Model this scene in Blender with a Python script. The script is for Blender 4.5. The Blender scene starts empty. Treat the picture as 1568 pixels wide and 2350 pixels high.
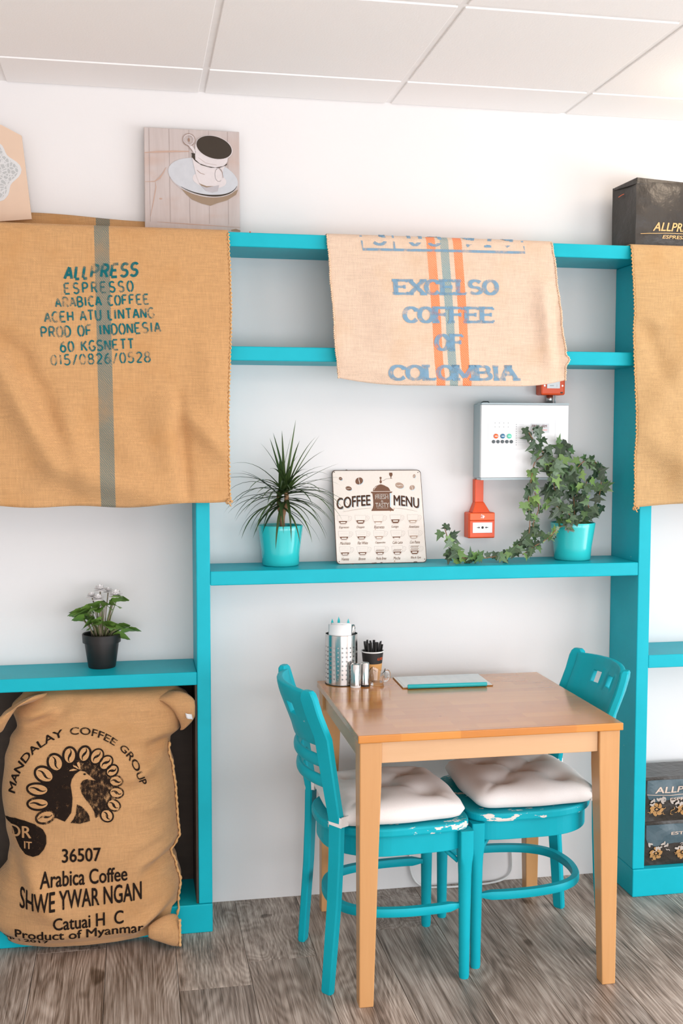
import bpy, bmesh, math, random
from mathutils import Vector, Matrix, noise as mnoise
from math import sin, cos, pi, sqrt, exp, radians as RAD

# ------------------------------------------------------------------ camera
S = bpy.context.scene
COL = S.collection
cd = bpy.data.cameras.new('camera'); cam = bpy.data.objects.new('camera', cd); COL.objects.link(cam)
cd.sensor_fit = 'VERTICAL'; cd.sensor_height = 36.0; cd.lens = 36.0 * 2532.95 / 2350.0
cd.clip_start = 0.05; cd.clip_end = 100
yaw, pitch, roll = 0.1859, -0.0702, 0.0011
fw = Vector((sin(yaw) * cos(pitch), cos(yaw) * cos(pitch), sin(pitch)))
rt = Vector((cos(yaw), -sin(yaw), 0)); up = rt.cross(fw)
r2 = rt * cos(roll) + up * sin(roll); u2 = up * cos(roll) - rt * sin(roll)
cam.matrix_world = Matrix(((r2.x, u2.x, -fw.x, -0.3404), (r2.y, u2.y, -fw.y, -3.5724), (r2.z, u2.z, -fw.z, 1.5457), (0, 0, 0, 1)))
S.camera = cam

# ------------------------------------------------------------------ world, daylight through the windows, exposure
S.view_settings.view_transform = 'Standard'; S.view_settings.look = 'None'
S.view_settings.gamma = 1.0; S.view_settings.use_curve_mapping = False
S.view_settings.exposure = -0.04
W = bpy.data.worlds.new('sky'); S.world = W; W.use_nodes = True
W.node_tree.nodes['Background'].inputs[0].default_value = (0.80, 0.90, 1.0, 1)
W.node_tree.nodes['Background'].inputs[1].default_value = 1.0

def area(name, loc, look, sx, sy, power, col):
    l = bpy.data.lights.new(name, 'AREA'); l.shape = 'RECTANGLE'; l.size = sx; l.size_y = sy
    l.energy = power; l.color = col
    o = bpy.data.objects.new(name, l); COL.objects.link(o); o.location = loc
    o.rotation_euler = (Vector(look) - Vector(loc)).to_track_quat('-Z', 'Y').to_euler()
    return o
# shop-front window behind the camera, side window to the right of the camera
area('daylight_front', (1.15, -5.72, 0.90), (1.15, 0, 0.90), 4.6, 1.6, 118, (0.975, 0.97, 1.0))
area('daylight_right', (3.72, -2.9, 0.95), (0.0, -2.9, 0.95), 3.4, 1.6, 120, (0.965, 0.975, 1.0))

# ------------------------------------------------------------------ helpers
def setp(o, label=None, cat=None, group=None, kind=None):
    if label: o['label'] = label
    if cat: o['category'] = cat
    if group: o['group'] = group
    if kind: o['kind'] = kind
    return o

class MB:
    def __init__(s): s.v = []; s.f = []
    def add(s, vs, fs):
        n = len(s.v); s.v += [tuple(p) for p in vs]; s.f += [tuple(i + n for i in q) for q in fs]; return s
    def box(s, x0, x1, y0, y1, z0, z1):
        return s.add([(x0,y0,z0),(x1,y0,z0),(x1,y1,z0),(x0,y1,z0),(x0,y0,z1),(x1,y0,z1),(x1,y1,z1),(x0,y1,z1)],
                     [(0,3,2,1),(4,5,6,7),(0,1,5,4),(1,2,6,5),(2,3,7,6),(3,0,4,7)])
    def rings(s, rings, cap=True, closed=True):
        n = len(rings[0]); b = len(s.v)
        for r in rings: s.v += [tuple(p) for p in r]
        for i in range(len(rings) - 1):
            for j in range(n if closed else n - 1):
                k = (j + 1) % n
                s.f.append((b+i*n+j, b+i*n+k, b+(i+1)*n+k, b+(i+1)*n+j))
        if cap:
            s.f.append(tuple(b + j for j in reversed(range(n))))
            s.f.append(tuple(b + (len(rings)-1)*n + j for j in range(n)))
        return s
    def tube(s, pts, rad, n=8, cap=True, up=(0,0,1), sec=None):
        # sweep a circle (or the 2-D section sec) along pts; rad a number or a list
        P = [Vector(p) for p in pts]; out = []
        prev = None
        for i, p in enumerate(P):
            t = (P[min(i+1, len(P)-1)] - P[max(i-1, 0)]).normalized()
            if sec is not None:
                a = Vector(up).cross(t)
                a = a.normalized() if a.length > 1e-6 else Vector((1,0,0)); b = t.cross(a)
            else:
                if prev is None:
                    a = t.orthogonal().normalized()
                else:
                    a = (prev - t * prev.dot(t)).normalized()
                prev = a; b = t.cross(a)
            r = rad[i] if isinstance(rad, (list, tuple)) else rad
            if sec is not None: out.append([p + a*q[0]*r + b*q[1]*r for q in sec])
            else: out.append([p + a*r*cos(2*pi*k/n) + b*r*sin(2*pi*k/n) for k in range(n)])
        return s.rings(out, cap)
    def lathe(s, prof, c=(0,0,0), n=32, capb=True, capt=False):
        rs = [[(c[0]+r*cos(2*pi*k/n), c[1]+r*sin(2*pi*k/n), c[2]+z) for k in range(n)] for r, z in prof]
        s.rings(rs, False); b = len(s.v) - len(prof)*n
        if capb: s.f.append(tuple(b + j for j in reversed(range(n))))
        if capt: s.f.append(tuple(b + (len(prof)-1)*n + j for j in range(n)))
        return s
    def grid(s, fn, nu, nv):
        b = len(s.v)
        for j in range(nv+1):
            for i in range(nu+1): s.v.append(tuple(fn(i/nu, j/nv)))
        for j in range(nv):
            for i in range(nu):
                a = b + j*(nu+1) + i; s.f.append((a, a+1, a+nu+2, a+nu+1))
        return s
    def prism(s, poly, z0, z1):   # poly in xy
        n = len(poly)
        return s.rings([[(x,y,z0) for x,y in poly],[(x,y,z1) for x,y in poly]])
    def mesh(s, name, smooth=False):
        m = bpy.data.meshes.new(name); m.from_pydata(s.v, [], s.f); m.validate()
        bm = bmesh.new(); bm.from_mesh(m); bmesh.ops.recalc_face_normals(bm, faces=bm.faces); bm.to_mesh(m); bm.free()
        if smooth: m.polygons.foreach_set('use_smooth', [True]*len(m.polygons))
        return m
    def build(s, name, mat, parent=None, smooth=False, bevel=0, subs=0, solid=0, origin=None, sharp=None, recalc=True):
        og = Vector(origin) if origin is not None else Vector((0,0,0))
        if parent is not None and origin is None: og = world_origin(parent)
        s.v = [tuple(Vector(p) - og) for p in s.v]
        if recalc: m = s.mesh(name, smooth)
        else:
            m = bpy.data.meshes.new(name); m.from_pydata(s.v, [], s.f); m.validate()
            if smooth: m.polygons.foreach_set('use_smooth', [True]*len(m.polygons))
        m.materials.append(mat)
        o = bpy.data.objects.new(name, m); COL.objects.link(o)
        if sharp is not None and smooth:
            m.set_sharp_from_angle(angle=RAD(sharp))
        if parent is not None: o.parent = parent
        else: o.location = og
        if solid:
            k = o.modifiers.new('solid', 'SOLIDIFY'); k.thickness = abs(solid); k.offset = 0 if solid > 0 else -1
        if subs:
            k = o.modifiers.new('sub', 'SUBSURF'); k.levels = subs; k.render_levels = subs
        if bevel:
            k = o.modifiers.new('bevel', 'BEVEL'); k.width = bevel; k.segments = 2; k.limit_method = 'ANGLE'; k.angle_limit = RAD(40)
        return o

def world_origin(o):
    v = Vector((0,0,0))
    while o is not None: v = v + o.location; o = o.parent
    return v
def empty(name, loc, label=None, cat=None, group=None):
    o = bpy.data.objects.new(name, None); COL.objects.link(o); o.location = loc; o.empty_display_size = 0.05
    return setp(o, label, cat, group)
def inst(src, parent, loc=None, rot=None, scale=None):
    o = src.copy(); COL.objects.link(o); o.parent = parent
    if loc is not None: o.location = loc
    if rot is not None: o.rotation_euler = rot
    if scale is not None: o.scale = scale
    return o
def copy_tree(o, parent=None):
    c = o.copy(); COL.objects.link(c); c.parent = parent
    for ch in list(o.children): copy_tree(ch, c)
    return c
def lerp(a, b, t): return a + (b-a)*t
def interp(tab, x):
    # piecewise smooth interpolation of sorted (x, value)
    if x <= tab[0][0]: return tab[0][1]
    for (a, va), (b, vb) in zip(tab, tab[1:]):
        if x <= b:
            t = (x-a)/(b-a); t = t*t*(3-2*t); return va + (vb-va)*t
    return tab[-1][1]
def spline(pts, n):
    P = [Vector(p) for p in pts]; out = []
    for i in range(len(P)-1):
        p0, p1, p2, p3 = P[max(i-1,0)], P[i], P[i+1], P[min(i+2,len(P)-1)]
        for k in range(n):
            t = k/n
            out.append(0.5*((2*p1)+(p2-p0)*t+(2*p0-5*p1+4*p2-p3)*t*t+(3*p1-p0-3*p2+p3)*t**3))
    out.append(P[-1]); return out
def rnd(a, b): return random.uniform(a, b)

# ------------------------------------------------------------------ lettering: all texts are turned into flat outlines once
TXT = {}
def reg(*specs):
    for s in specs: TXT[s] = None
def make_texts():
    tmp = []
    for key in TXT:
        s, bold = key
        c = bpy.data.curves.new('t', 'FONT'); c.body = s; c.size = 1.0; c.resolution_u = 4
        c.fill_mode = 'FRONT' if hasattr(c, 'fill_mode') else c.fill_mode
        o = bpy.data.objects.new('t', c); COL.objects.link(o); tmp.append((key, o, c))
    dg = bpy.context.evaluated_depsgraph_get()
    for key, o, c in tmp:
        m = bpy.data.meshes.new_from_object(o.evaluated_get(dg))
        v = [(p.co.x, p.co.y) for p in m.vertices]; f = [tuple(p.vertices) for p in m.polygons]
        if bold:
            n0 = len(v); d_ = [(-bold,0),(bold,0),(0,bold*.6),(0,-bold*.6)]; f = [tuple(i+k*n0 for i in q) for k in range(4) for q in f]; v = [(x+a, y+b) for a, b in d_ for x, y in v]
        if v:
            x0 = min(p[0] for p in v); x1 = max(p[0] for p in v); y0 = min(p[1] for p in v); y1 = max(p[1] for p in v)
        else: x0 = y0 = 0; x1 = y1 = 1
        TXT[key] = (v, f, x0, x1, y0, y1)
        bpy.data.meshes.remove(m)
    for key, o, c in tmp:
        bpy.data.objects.remove(o); bpy.data.curves.remove(c)
def text2d(s, bold, x0, x1, y0, y1, shear=0.0):
    """outline of s fitted to the box x0..x1, y0..y1 -> (verts2d, faces)"""
    v, f, a, b, c, d = TXT[(s, bold)]
    return [(x0 + (x-a)/(b-a)*(x1-x0) + shear*(y-c)/(d-c)*(y1-y0), y0 + (y-c)/(d-c)*(y1-y0)) for x, y in v], f
def text_line(s, bold, xa, za, xb, zb, h, shear=0.0):
    """outline between two ends of a sloping base line"""
    L = sqrt((xb-xa)**2 + (zb-za)**2); v, f = text2d(s, bold, 0, L, 0, h, shear)
    c, d = (xb-xa)/L, (zb-za)/L
    return [(xa + x*c - y*d, za + x*d + y*c) for x, y in v], f
def text_arc(s, bold, cx, cz, r, a0, a1, h):
    """outline bent along a circle from angle a0 to a1 (clockwise, radians)"""
    v, f = text2d(s, bold, 0, 1, 0, h)
    return [(cx + (r+y)*cos(a0+(a1-a0)*x), cz + (r+y)*sin(a0+(a1-a0)*x)) for x, y in v], f
class Print:
    """flat print made of outlines in 2-D, later laid on a surface"""
    def __init__(s): s.v = []; s.f = []
    def add(s, vf):
        n = len(s.v); s.v += vf[0]; s.f += [tuple(i+n for i in q) for q in vf[1]]; return s
    def poly(s, pts): return s.add((list(pts), [tuple(range(len(pts)))]))
    def ell(s, cx, cy, rx, ry, rot=0, n=20):
        c, d = cos(rot), sin(rot)
        return s.poly([(cx + rx*cos(t)*c - ry*sin(t)*d, cy + rx*cos(t)*d + ry*sin(t)*c) for t in [2*pi*k/n for k in range(n)]])
    def ring(s, cx, cy, rx, ry, w, rot=0, n=24, a0=0, a1=2*pi):
        c, d = cos(rot), sin(rot); vs = []
        full = abs(a1-a0-2*pi) < 1e-6
        m = n if full else n+1
        for k in range(m):
            t = a0 + (a1-a0)*k/n
            for q in (0, w):
                x, y = (rx-q)*cos(t), (ry-q)*sin(t); vs.append((cx+x*c-y*d, cy+x*d+y*c))
        fs = [(2*k, 2*((k+1) % m), 2*((k+1) % m)+1, 2*k+1) for k in range(m if full else m-1)]
        return s.add((vs, fs))
    def stroke(s, pts, w, w1=None):
        vs = []; n = len(pts)
        for i, p in enumerate(pts):
            a = pts[max(i-1,0)]; b = pts[min(i+1,n-1)]
            L = sqrt((b[0]-a[0])**2+(b[1]-a[1])**2) or 1
            nx, ny = -(b[1]-a[1])/L, (b[0]-a[0])/L
            ww = w if w1 is None else lerp(w, w1, abs(2*i/(n-1)-1))
            vs += [(p[0]+nx*ww/2, p[1]+ny*ww/2), (p[0]-nx*ww/2, p[1]-ny*ww/2)]
        return s.add((vs, [(2*i, 2*i+1, 2*i+3, 2*i+2) for i in range(n-1)]))
    def lay(s, name, fn, mat, parent, maxlen=0.0):
        """fn maps a 2-D point to 3-D; long edges are split so the print follows the surface"""
        bm = bmesh.new(); vs = [bm.verts.new((p[0], p[1], 0)) for p in s.v]
        for q in s.f:
            try: bm.faces.new([vs[i] for i in q])
            except ValueError: pass
        if maxlen:
            bmesh.ops.triangulate(bm, faces=bm.faces)
            for _ in range(6):
                e = [e for e in bm.edges if e.calc_length() > maxlen]
                if not e: break
                bmesh.ops.subdivide_edges(bm, edges=e, cuts=1)
                bmesh.ops.triangulate(bm, faces=[f for f in bm.faces if len(f.verts) > 3])
        og = world_origin(parent)
        for v in bm.verts: v.co = Vector(fn(v.co.x, v.co.y)) - og
        m = bpy.data.meshes.new(name); bm.to_mesh(m); bm.free(); m.materials.append(mat)
        o = bpy.data.objects.new(name, m); COL.objects.link(o); o.parent = parent
        return o

# stroke alphabet for stencil and slab-serif lettering (unit box)
def _arc(cx, cy, rx, ry, a0, a1, n=10):
    return [(cx+rx*cos(RAD(a0+(a1-a0)*k/n)), cy+ry*sin(RAD(a0+(a1-a0)*k/n))) for k in range(n+1)]
GL = {
 'A': [[(0,0),(.5,1)],[(.5,1),(1,0)],[(.22,.36),(.78,.36)]],
 'B': [[(.08,0),(.08,1)],[(.08,1),(.5,1)]+_arc(.5,.76,.38,.24,90,-90)+[(.08,.52)],[(.08,.52),(.55,.52)]+_arc(.55,.26,.42,.26,90,-90)+[(.08,0)]],
 'C': [_arc(.55,.5,.5,.5,50,175),_arc(.55,.5,.5,.5,185,310)],
 'D': [[(.08,0),(.08,1)],[(.12,1)]+_arc(.35,.5,.6,.5,85,-85)+[(.12,0)]],
 'E': [[(.08,0),(.08,1)],[(.08,1),(.92,1)],[(.08,.52),(.75,.52)],[(.08,0),(.95,0)]],
 'F': [[(.08,0),(.08,1)],[(.08,1),(.92,1)],[(.08,.52),(.75,.52)]],
 'G': [_arc(.55,.5,.5,.5,50,175),_arc(.55,.5,.5,.5,185,345),[(.62,.42),(1,.42)]],
 'H': [[(.08,0),(.08,1)],[(.92,0),(.92,1)],[(.08,.5),(.92,.5)]],
 'I': [[(.5,0),(.5,1)]],
 'K': [[(.08,0),(.08,1)],[(.12,.45),(.9,1)],[(.35,.6),(.95,0)]],
 'L': [[(.12,0),(.12,1)],[(.12,0),(.92,0)]],
 'M': [[(.05,0),(.05,1)],[(.05,1),(.5,.15)],[(.5,.15),(.95,1)],[(.95,1),(.95,0)]],
 'N': [[(.08,0),(.08,1)],[(.08,1),(.92,0)],[(.92,0),(.92,1)]],
 'O': [_arc(.5,.5,.48,.5,98,262,14),_arc(.5,.5,.48,.5,-82,82,14)],
 'P': [[(.1,0),(.1,1)],[(.1,1),(.5,1)]+_arc(.5,.74,.42,.26,90,-90)+[(.1,.48)]],
 'R': [[(.1,0),(.1,1)],[(.1,1),(.5,1)]+_arc(.5,.75,.4,.25,90,-90)+[(.1,.5)],[(.5,.5),(.95,0)]],
 'S': [_arc(.5,.75,.4,.25,30,180)+_arc(.5,.75,.4,.25,180,270)[1:],_arc(.5,.25,.42,.25,90,-30)+_arc(.5,.25,.42,.25,-30,-155)[1:]],
 'T': [[(.5,0),(.5,1)],[(0,1),(1,1)]],
 'U': [[(.08,1),(.08,.35)]+_arc(.5,.35,.42,.35,180,265),_arc(.5,.35,.42,.35,275,360)+[(.92,1)]],
 'X': [[(0,1),(1,0)],[(0,0),(1,1)]],
 '0': [_arc(.5,.5,.42,.5,98,262,14),_arc(.5,.5,.42,.5,-82,82,14)],
 '1': [[(.55,0),(.55,1)],[(.2,.75),(.55,1)]],
 '2': [_arc(.5,.72,.4,.28,160,-30)+[(.1,0)],[(.1,0),(.92,0)]],
 '3': [_arc(.45,.75,.4,.25,150,-90),_arc(.45,.25,.45,.25,90,-150)],
 '5': [[(.85,1),(.2,1)],[(.2,1),(.15,.55)],[(.15,.55)]+_arc(.45,.3,.45,.3,100,-150)],
 '6': [_arc(.5,.3,.4,.3,0,180)+_arc(.5,.3,.4,.3,180,360)[1:],[(.12,.4),(.3,.8),(.7,1)]],
 '7': [[(.05,1),(.95,1)],[(.95,1),(.4,0)]],
 '8': [_arc(.5,.76,.34,.24,95,265),_arc(.5,.76,.34,.24,-85,85),_arc(.5,.26,.42,.26,95,265),_arc(.5,.26,.42,.26,-85,85)],
 '9': [_arc(.5,.7,.4,.3,0,360,16),[(.88,.6),(.7,.2),(.3,0)]],
 '/': [[(.1,-.1),(.9,1.05)]],
}
SERIF = {'O': [_arc(.5,.5,.48,.5,90,450,28)], 'C': [_arc(.55,.5,.5,.5,38,322,22), [(.93,.72),(.93,.98)]], '0': [_arc(.5,.5,.42,.5,90,450,28)],
  'S': [_arc(.5,.74,.40,.26,25,270,16)+_arc(.5,.25,.42,.23,90,-150,14)[0:]]}
def stroke_text(s, xa, za, xb, zb, h, w, gap=0.28, shear=0.0, cut=0.0, serif=False, contrast=1.0):
    """letters built of strokes along the base line (xa,za)-(xb,zb)"""
    P = Print(); n = len(s)
    wid = [0.45 if c in 'I1' else (0.6 if c == ' ' else (1.25 if c == 'M' else (0.8 if c == '/' else (.74 if c == 'L' else 1.0)))) for c in s]
    tot = sum(wid) + gap*(n-1); L = sqrt((xb-xa)**2+(zb-za)**2); u = L/tot
    c, d = (xb-xa)/L, (zb-za)/L; x = 0.0
    for ch, wd in zip(s, wid):
        if ch in GL:
            cw = u*wd
            def tr(p):
                X = x + (p[0] if wd >= .8 else (p[0]-.5)*1.0+.5)*cw + shear*p[1]*h; Y = p[1]*h
                return (xa + X*c - Y*d, za + X*d + Y*c)
            gl_ = GL[ch] if not serif else SERIF.get(ch, GL[ch])
            for st in gl_:
                pts = st
                if cut and len(st) == 2:
                    pts = [(lerp(st[0][0],st[1][0],cut),lerp(st[0][1],st[1][1],cut)),(lerp(st[0][0],st[1][0],1-cut*.6),lerp(st[0][1],st[1][1],1-cut*.6))]
                q = [tr(p) for p in pts]
                # thick uprights, thin cross strokes
                vs = []
                for i, p in enumerate(q):
                    a = q[max(i-1,0)]; b = q[min(i+1,len(q)-1)]
                    M = sqrt((b[0]-a[0])**2+(b[1]-a[1])**2) or 1
                    tx, ty = (b[0]-a[0])/M, (b[1]-a[1])/M
                    ww = w*lerp(contrast, 1.0, abs(ty))
                    vs += [(p[0]-ty*ww/2, p[1]+tx*ww/2), (p[0]+ty*ww/2, p[1]-tx*ww/2)]
                P.add((vs, [(2*i, 2*i+1, 2*i+3, 2*i+2) for i in range(len(q)-1)]))
                if serif:
                    for e in (st[0], st[-1]):
                        if e[1] in (0, 1) and len(st) == 2 and abs(st[0][1]-st[1][1]) > .5:
                            a = tr((e[0]-.26/max(wd,.6), e[1])); b = tr((e[0]+.26/max(wd,.6), e[1])); P.stroke([a, b], w*.55)
                    if len(st) == 2 and abs(st[0][1]-st[1][1]) < .01 and ch in 'EFL' :
                        e = st[1]; a = tr((e[0], e[1]-(.14 if e[1] > .3 else 0))); b = tr((e[0], e[1]+(.14 if e[1] < .7 else 0))); P.stroke([a, b], w*.5)
        x += u*(wd+gap)
    return P

STR = [('36507',.042),('Arabica Coffee',.038),('SHWE YWAR NGAN',.042),('Catuai H  C',.038),('Product of Myanmar',.030),('Crop : 2017',.022),
       ('MANDALAY',.012),('COFFEE',.012),('GROUP',.012),('DR',.01),('IT',.01),('ALLPRESS',.02),('ESPRESSO',.008),
       ('COFFEE',.016),('MENU',.016),('FRESH',.006),('&',.006),('TASTY',.006),('EST 1986',.008)]
CUPS = ['Espresso','Doppio','Ristretto','Lungo','Americano','Macchiato','Flat White','Cappuccino','Cafe Latte','Con Panna','Vienna','Breve','Mocha Breve','Mocha','Black Eye']
reg(*STR); reg(*[(c, 0.0) for c in CUPS]); reg(('FIRE ALARM', .02))
make_texts()

# ------------------------------------------------------------------ materials
def srgb(r, g, b):
    f = lambda c: (c/12.92 if c <= .04045 else ((c+.055)/1.055)**2.4)
    return (f(r/255), f(g/255), f(b/255), 1)
class NT:
    def __init__(s, name):
        s.m = bpy.data.materials.new(name); s.m.use_nodes = True; s.t = s.m.node_tree; s.n = s.t.nodes
        s.b = s.n['Principled BSDF']; s.out = s.n['Material Output']
    def node(s, typ, **k):
        x = s.n.new(typ)
        for a, v in k.items(): setattr(x, a, v)
        return x
    def set(s, sock, v):
        if hasattr(v, 'node') and hasattr(v, 'is_output'): s.t.links.new(v, sock)
        else: sock.default_value = v
    def math(s, op, a, b=0.0, c=None, clamp=False):
        x = s.node('ShaderNodeMath', operation=op); x.use_clamp = clamp
        s.set(x.inputs[0], a); s.set(x.inputs[1], b)
        if c is not None: s.set(x.inputs[2], c)
        return x.outputs[0]
    def mix(s, f, a, b, mode='MIX'):
        x = s.node('ShaderNodeMix', data_type='RGBA', blend_type=mode)
        s.set(x.inputs[0], f); s.set(x.inputs[6], a); s.set(x.inputs[7], b); return x.outputs[2]
    def obj(s): return s.node('ShaderNodeTexCoord').outputs['Object']
    def xyz(s, co):
        x = s.node('ShaderNodeSeparateXYZ'); s.set(x.inputs[0], co); return x.outputs
    def vec(s, co, sc=(1,1,1), rot=(0,0,0), loc=(0,0,0)):
        x = s.node('ShaderNodeMapping'); s.set(x.inputs[0], co); x.inputs['Location'].default_value = loc
        x.inputs['Rotation'].default_value = rot; x.inputs['Scale'].default_value = sc; return x.outputs[0]
    def noise(s, co, scale, detail=4, rough=.55, dist=0):
        x = s.node('ShaderNodeTexNoise'); s.set(x.inputs['Vector'], co); x.inputs['Scale'].default_value = scale
        x.inputs['Detail'].default_value = detail; x.inputs['Roughness'].default_value = rough; x.inputs['Distortion'].default_value = dist
        return x.outputs['Fac']
    def ramp(s, f, stops):
        x = s.node('ShaderNodeValToRGB'); s.set(x.inputs[0], f); e = x.color_ramp.elements
        e[0].position, e[0].color = stops[0]; e[1].position, e[1].color = stops[-1]
        for p, c in stops[1:-1]:
            k = e.new(p); k.color = c
        return x.outputs[0]
    def sstep(s, x, a, b):
        k = s.node('ShaderNodeMapRange', interpolation_type='SMOOTHSTEP'); s.set(k.inputs[0], x)
        k.inputs[1].default_value = a; k.inputs[2].default_value = b; return k.outputs[0]
    def bump(s, h, strength=.3, dist=.002):
        x = s.node('ShaderNodeBump'); s.set(x.inputs['Height'], h); x.inputs['Strength'].default_value = strength
        x.inputs['Distance'].default_value = dist; s.t.links.new(x.outputs[0], s.b.inputs['Normal'])
    def col(s, c): s.set(s.b.inputs['Base Color'], c)
    def par(s, rough=.5, metal=0, spec=.5, coat=0, sheen=0):
        s.b.inputs['Roughness'].default_value = rough; s.b.inputs['Metallic'].default_value = metal
        s.b.inputs['Specular IOR Level'].default_value = spec
        if coat: s.b.inputs['Coat Weight'].default_value = coat; s.b.inputs['Coat Roughness'].default_value = .12
        if sheen: s.b.inputs['Sheen Weight'].default_value = sheen
def plain(name, c, rough=.5, metal=0, spec=.5, var=.06, scale=30, coat=0):
    k = NT(name); n = k.noise(k.obj(), scale, 3)
    d = tuple(x*(1-var) for x in c[:3])+(1,); e = tuple(min(1, x*(1+var)) for x in c[:3])+(1,)
    k.col(k.mix(n, d, e)); k.par(rough, metal, spec, coat); return k.m

M = {}
def build_materials():
    # white painted plaster
    k = NT('white_wall'); n = k.noise(k.obj(), 60, 5); n2 = k.noise(k.obj(), 1.3, 2)
    k.col(k.mix(n2, (.755,.735,.730,1), (.81,.79,.785,1))); k.par(.75, spec=.25); k.bump(n, .12, .002); M['wall'] = k.m
    k = NT('ceiling_tile'); n = k.noise(k.obj(), 160, 3, .7); k.col(k.mix(n, (.91,.885,.875,1), (.95,.93,.92,1))); k.par(.9, spec=.1); k.bump(n, .25, .002); M['tile'] = k.m
    M['bar'] = plain('ceiling_bar', (.90,.88,.87,1), .6)
    # teal paint on the shelving: brush marks and rubbed edges
    def teal(name, chips=False, c=(.001,.415,.505)):
        k = NT(name); o = k.obj(); n = k.noise(o, 9, 4); n2 = k.noise(o, 220, 2)
        a = (c[0], c[1]*.90, c[2]*.90, 1); b = (c[0]*1.6+.004, c[1]*1.10, c[2]*1.10, 1)
        base = k.mix(n, a, b)
        g = k.node('ShaderNodeObjectInfo').outputs['Random']
        sp = k.noise(k.vec(o, (1,1,1), loc=(3.1,1.7,.4)), 34, 5, .62)
        if chips:
            x, y, z = k.xyz(o)[0:3]
            ay = k.math('ABSOLUTE', y)
            m1 = k.sstep(ay, .135, .19); m2 = k.sstep(x, -.06, .16); m3 = k.sstep(z, .422, .436)
            msk = k.math('MULTIPLY', k.math('MULTIPLY', m1, m2), m3)
            st = k.noise(k.vec(o, (14,26,46)), 1.0, 5, .62)
            v = k.math('ADD', k.math('MULTIPLY', st, 1.0), k.math('MULTIPLY', msk, .085))
            f = k.sstep(v, .625, .640)
        else:
            f = k.sstep(sp, .745, .755)
        k.col(k.mix(f, base, (.78,.70,.64,1))); k.par(.45, spec=.2); k.bump(n2, .10, .001); return k.m
    M['teal'] = teal('teal_paint'); M['teal_chair'] = teal('teal_chair_paint', c=(.001,.385,.47)); M['teal_seat'] = teal('teal_chipped_paint', True, c=(.001,.385,.47))
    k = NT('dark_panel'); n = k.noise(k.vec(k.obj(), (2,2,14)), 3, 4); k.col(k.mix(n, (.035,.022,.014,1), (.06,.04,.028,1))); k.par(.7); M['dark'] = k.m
    # jute cloth: plain weave, slubs, stains; optional woven stripes (x0,x1,colour) in object space
    def jute(name, c, stripes=(), dark=.55, pitch=.0046, slope=0.0, tint=None):
        k = NT(name); o = k.obj(); X, Y, Z = k.xyz(o)[0:3]
        w = k.noise(o, 40, 2); off = k.math('MULTIPLY', w, .010)
        sx = k.math('SINE', k.math('MULTIPLY', k.math('ADD', X, off), 2*pi/pitch))
        sz = k.math('SINE', k.math('MULTIPLY', k.math('ADD', Z, off), 2*pi/pitch))
        weave = k.math('MULTIPLY_ADD', k.math('MULTIPLY', sx, sz), .5, .5)
        sl = k.noise(k.vec(o, (420,420,24)), 1, 2, .6); sl2 = k.noise(k.vec(o, (24,24,420)), 1, 2, .6)
        slub = k.math('ADD', k.math('MULTIPLY', sl, .5), k.math('MULTIPLY', sl2, .5))
        big = k.noise(o, 5, 4, .6)
        lo = tuple(x*dark for x in c[:3])+(1,); hi = tuple(min(1,x*1.16) for x in c[:3])+(1,)
        f = k.math('ADD', k.math('MULTIPLY', weave, .45), k.math('MULTIPLY_ADD', slub, 1.3, -.20), clamp=True)
        base = k.mix(f, lo, hi)
        if stripes:
            xs = k.math('ADD', X, k.math('MULTIPLY', Z, slope))
            dz = k.math('SINE', k.math('MULTIPLY', k.math('ADD', k.math('ADD', xs, off), k.math('MULTIPLY', Z, .8)), 2*pi/.006))
            thr = k.math('MULTIPLY_ADD', dz, .26, .72, clamp=True)
            for a, b, sc in stripes:
                msk = k.math('MULTIPLY', k.sstep(xs, a-.001, a+.001), k.math('SUBTRACT', 1.0, k.sstep(xs, b-.001, b+.001)))
                base = k.mix(k.math('MULTIPLY', msk, thr), base, sc)
        warm = tuple(x*y for x, y in zip(c[:3], (.86,.74,.56)))+(1,)
        stain = k.math('MULTIPLY', k.sstep(big, .45, .80), .55)
        base = k.mix(stain, base, warm)
        fl = k.sstep(k.noise(k.vec(o, (1,1,2.2)), 55, 3, .7), .745, .77)
        base = k.mix(k.math('MULTIPLY', fl, .8), base, (.30,.13,.035,1))
        k.col(base); k.par(.92, spec=.1, sheen=.15)
        k.bump(k.math('ADD', k.math('MULTIPLY', weave, .6), slub), .55, .0012); return k.m
    M['jute_left'] = jute('tan_jute', (.575,.325,.145,1), [(.191,.2335,(.10,.17,.165,1))], slope=.012)
    M['jute_mid'] = jute('pale_jute', (.70,.525,.40,1), [(-.0525,-.0245,(.84,.17,.025,1)),(-.0095,.0175,(.14,.30,.33,1)),(.0325,.0605,(.84,.17,.025,1))], slope=.066, dark=.62)
    M['jute_right'] = jute('golden_jute', (.54,.345,.165,1))
    M['jute_sack'] = jute('brown_jute', (.56,.315,.145,1), dark=.55, pitch=.0036)
    # inks: thin print through which the weave shows
    def ink(name, c, cover=.9, lo=.30, hi=.55, streak=(60,60,60)):
        k = NT(name); o = k.obj(); X, Y, Z = k.xyz(o)[0:3]
        p = .0046
        sx = k.math('SINE', k.math('MULTIPLY', X, 2*pi/p)); sz = k.math('SINE', k.math('MULTIPLY', Z, 2*pi/p))
        wv = k.math('MULTIPLY_ADD', k.math('MULTIPLY', sx, sz), .12, 0)
        n = k.math('ADD', k.noise(k.vec(o, streak), 1, 4, .6), wv)
        f = k.math('MULTIPLY', k.sstep(n, lo, hi), cover)
        k.set(k.b.inputs['Alpha'], f); k.col(c); k.par(.9, spec=.1); return k.m
    M['ink_teal'] = ink('teal_stencil_ink', (.008,.135,.15,1), .92, .30, .50, (30,30,30))
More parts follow.
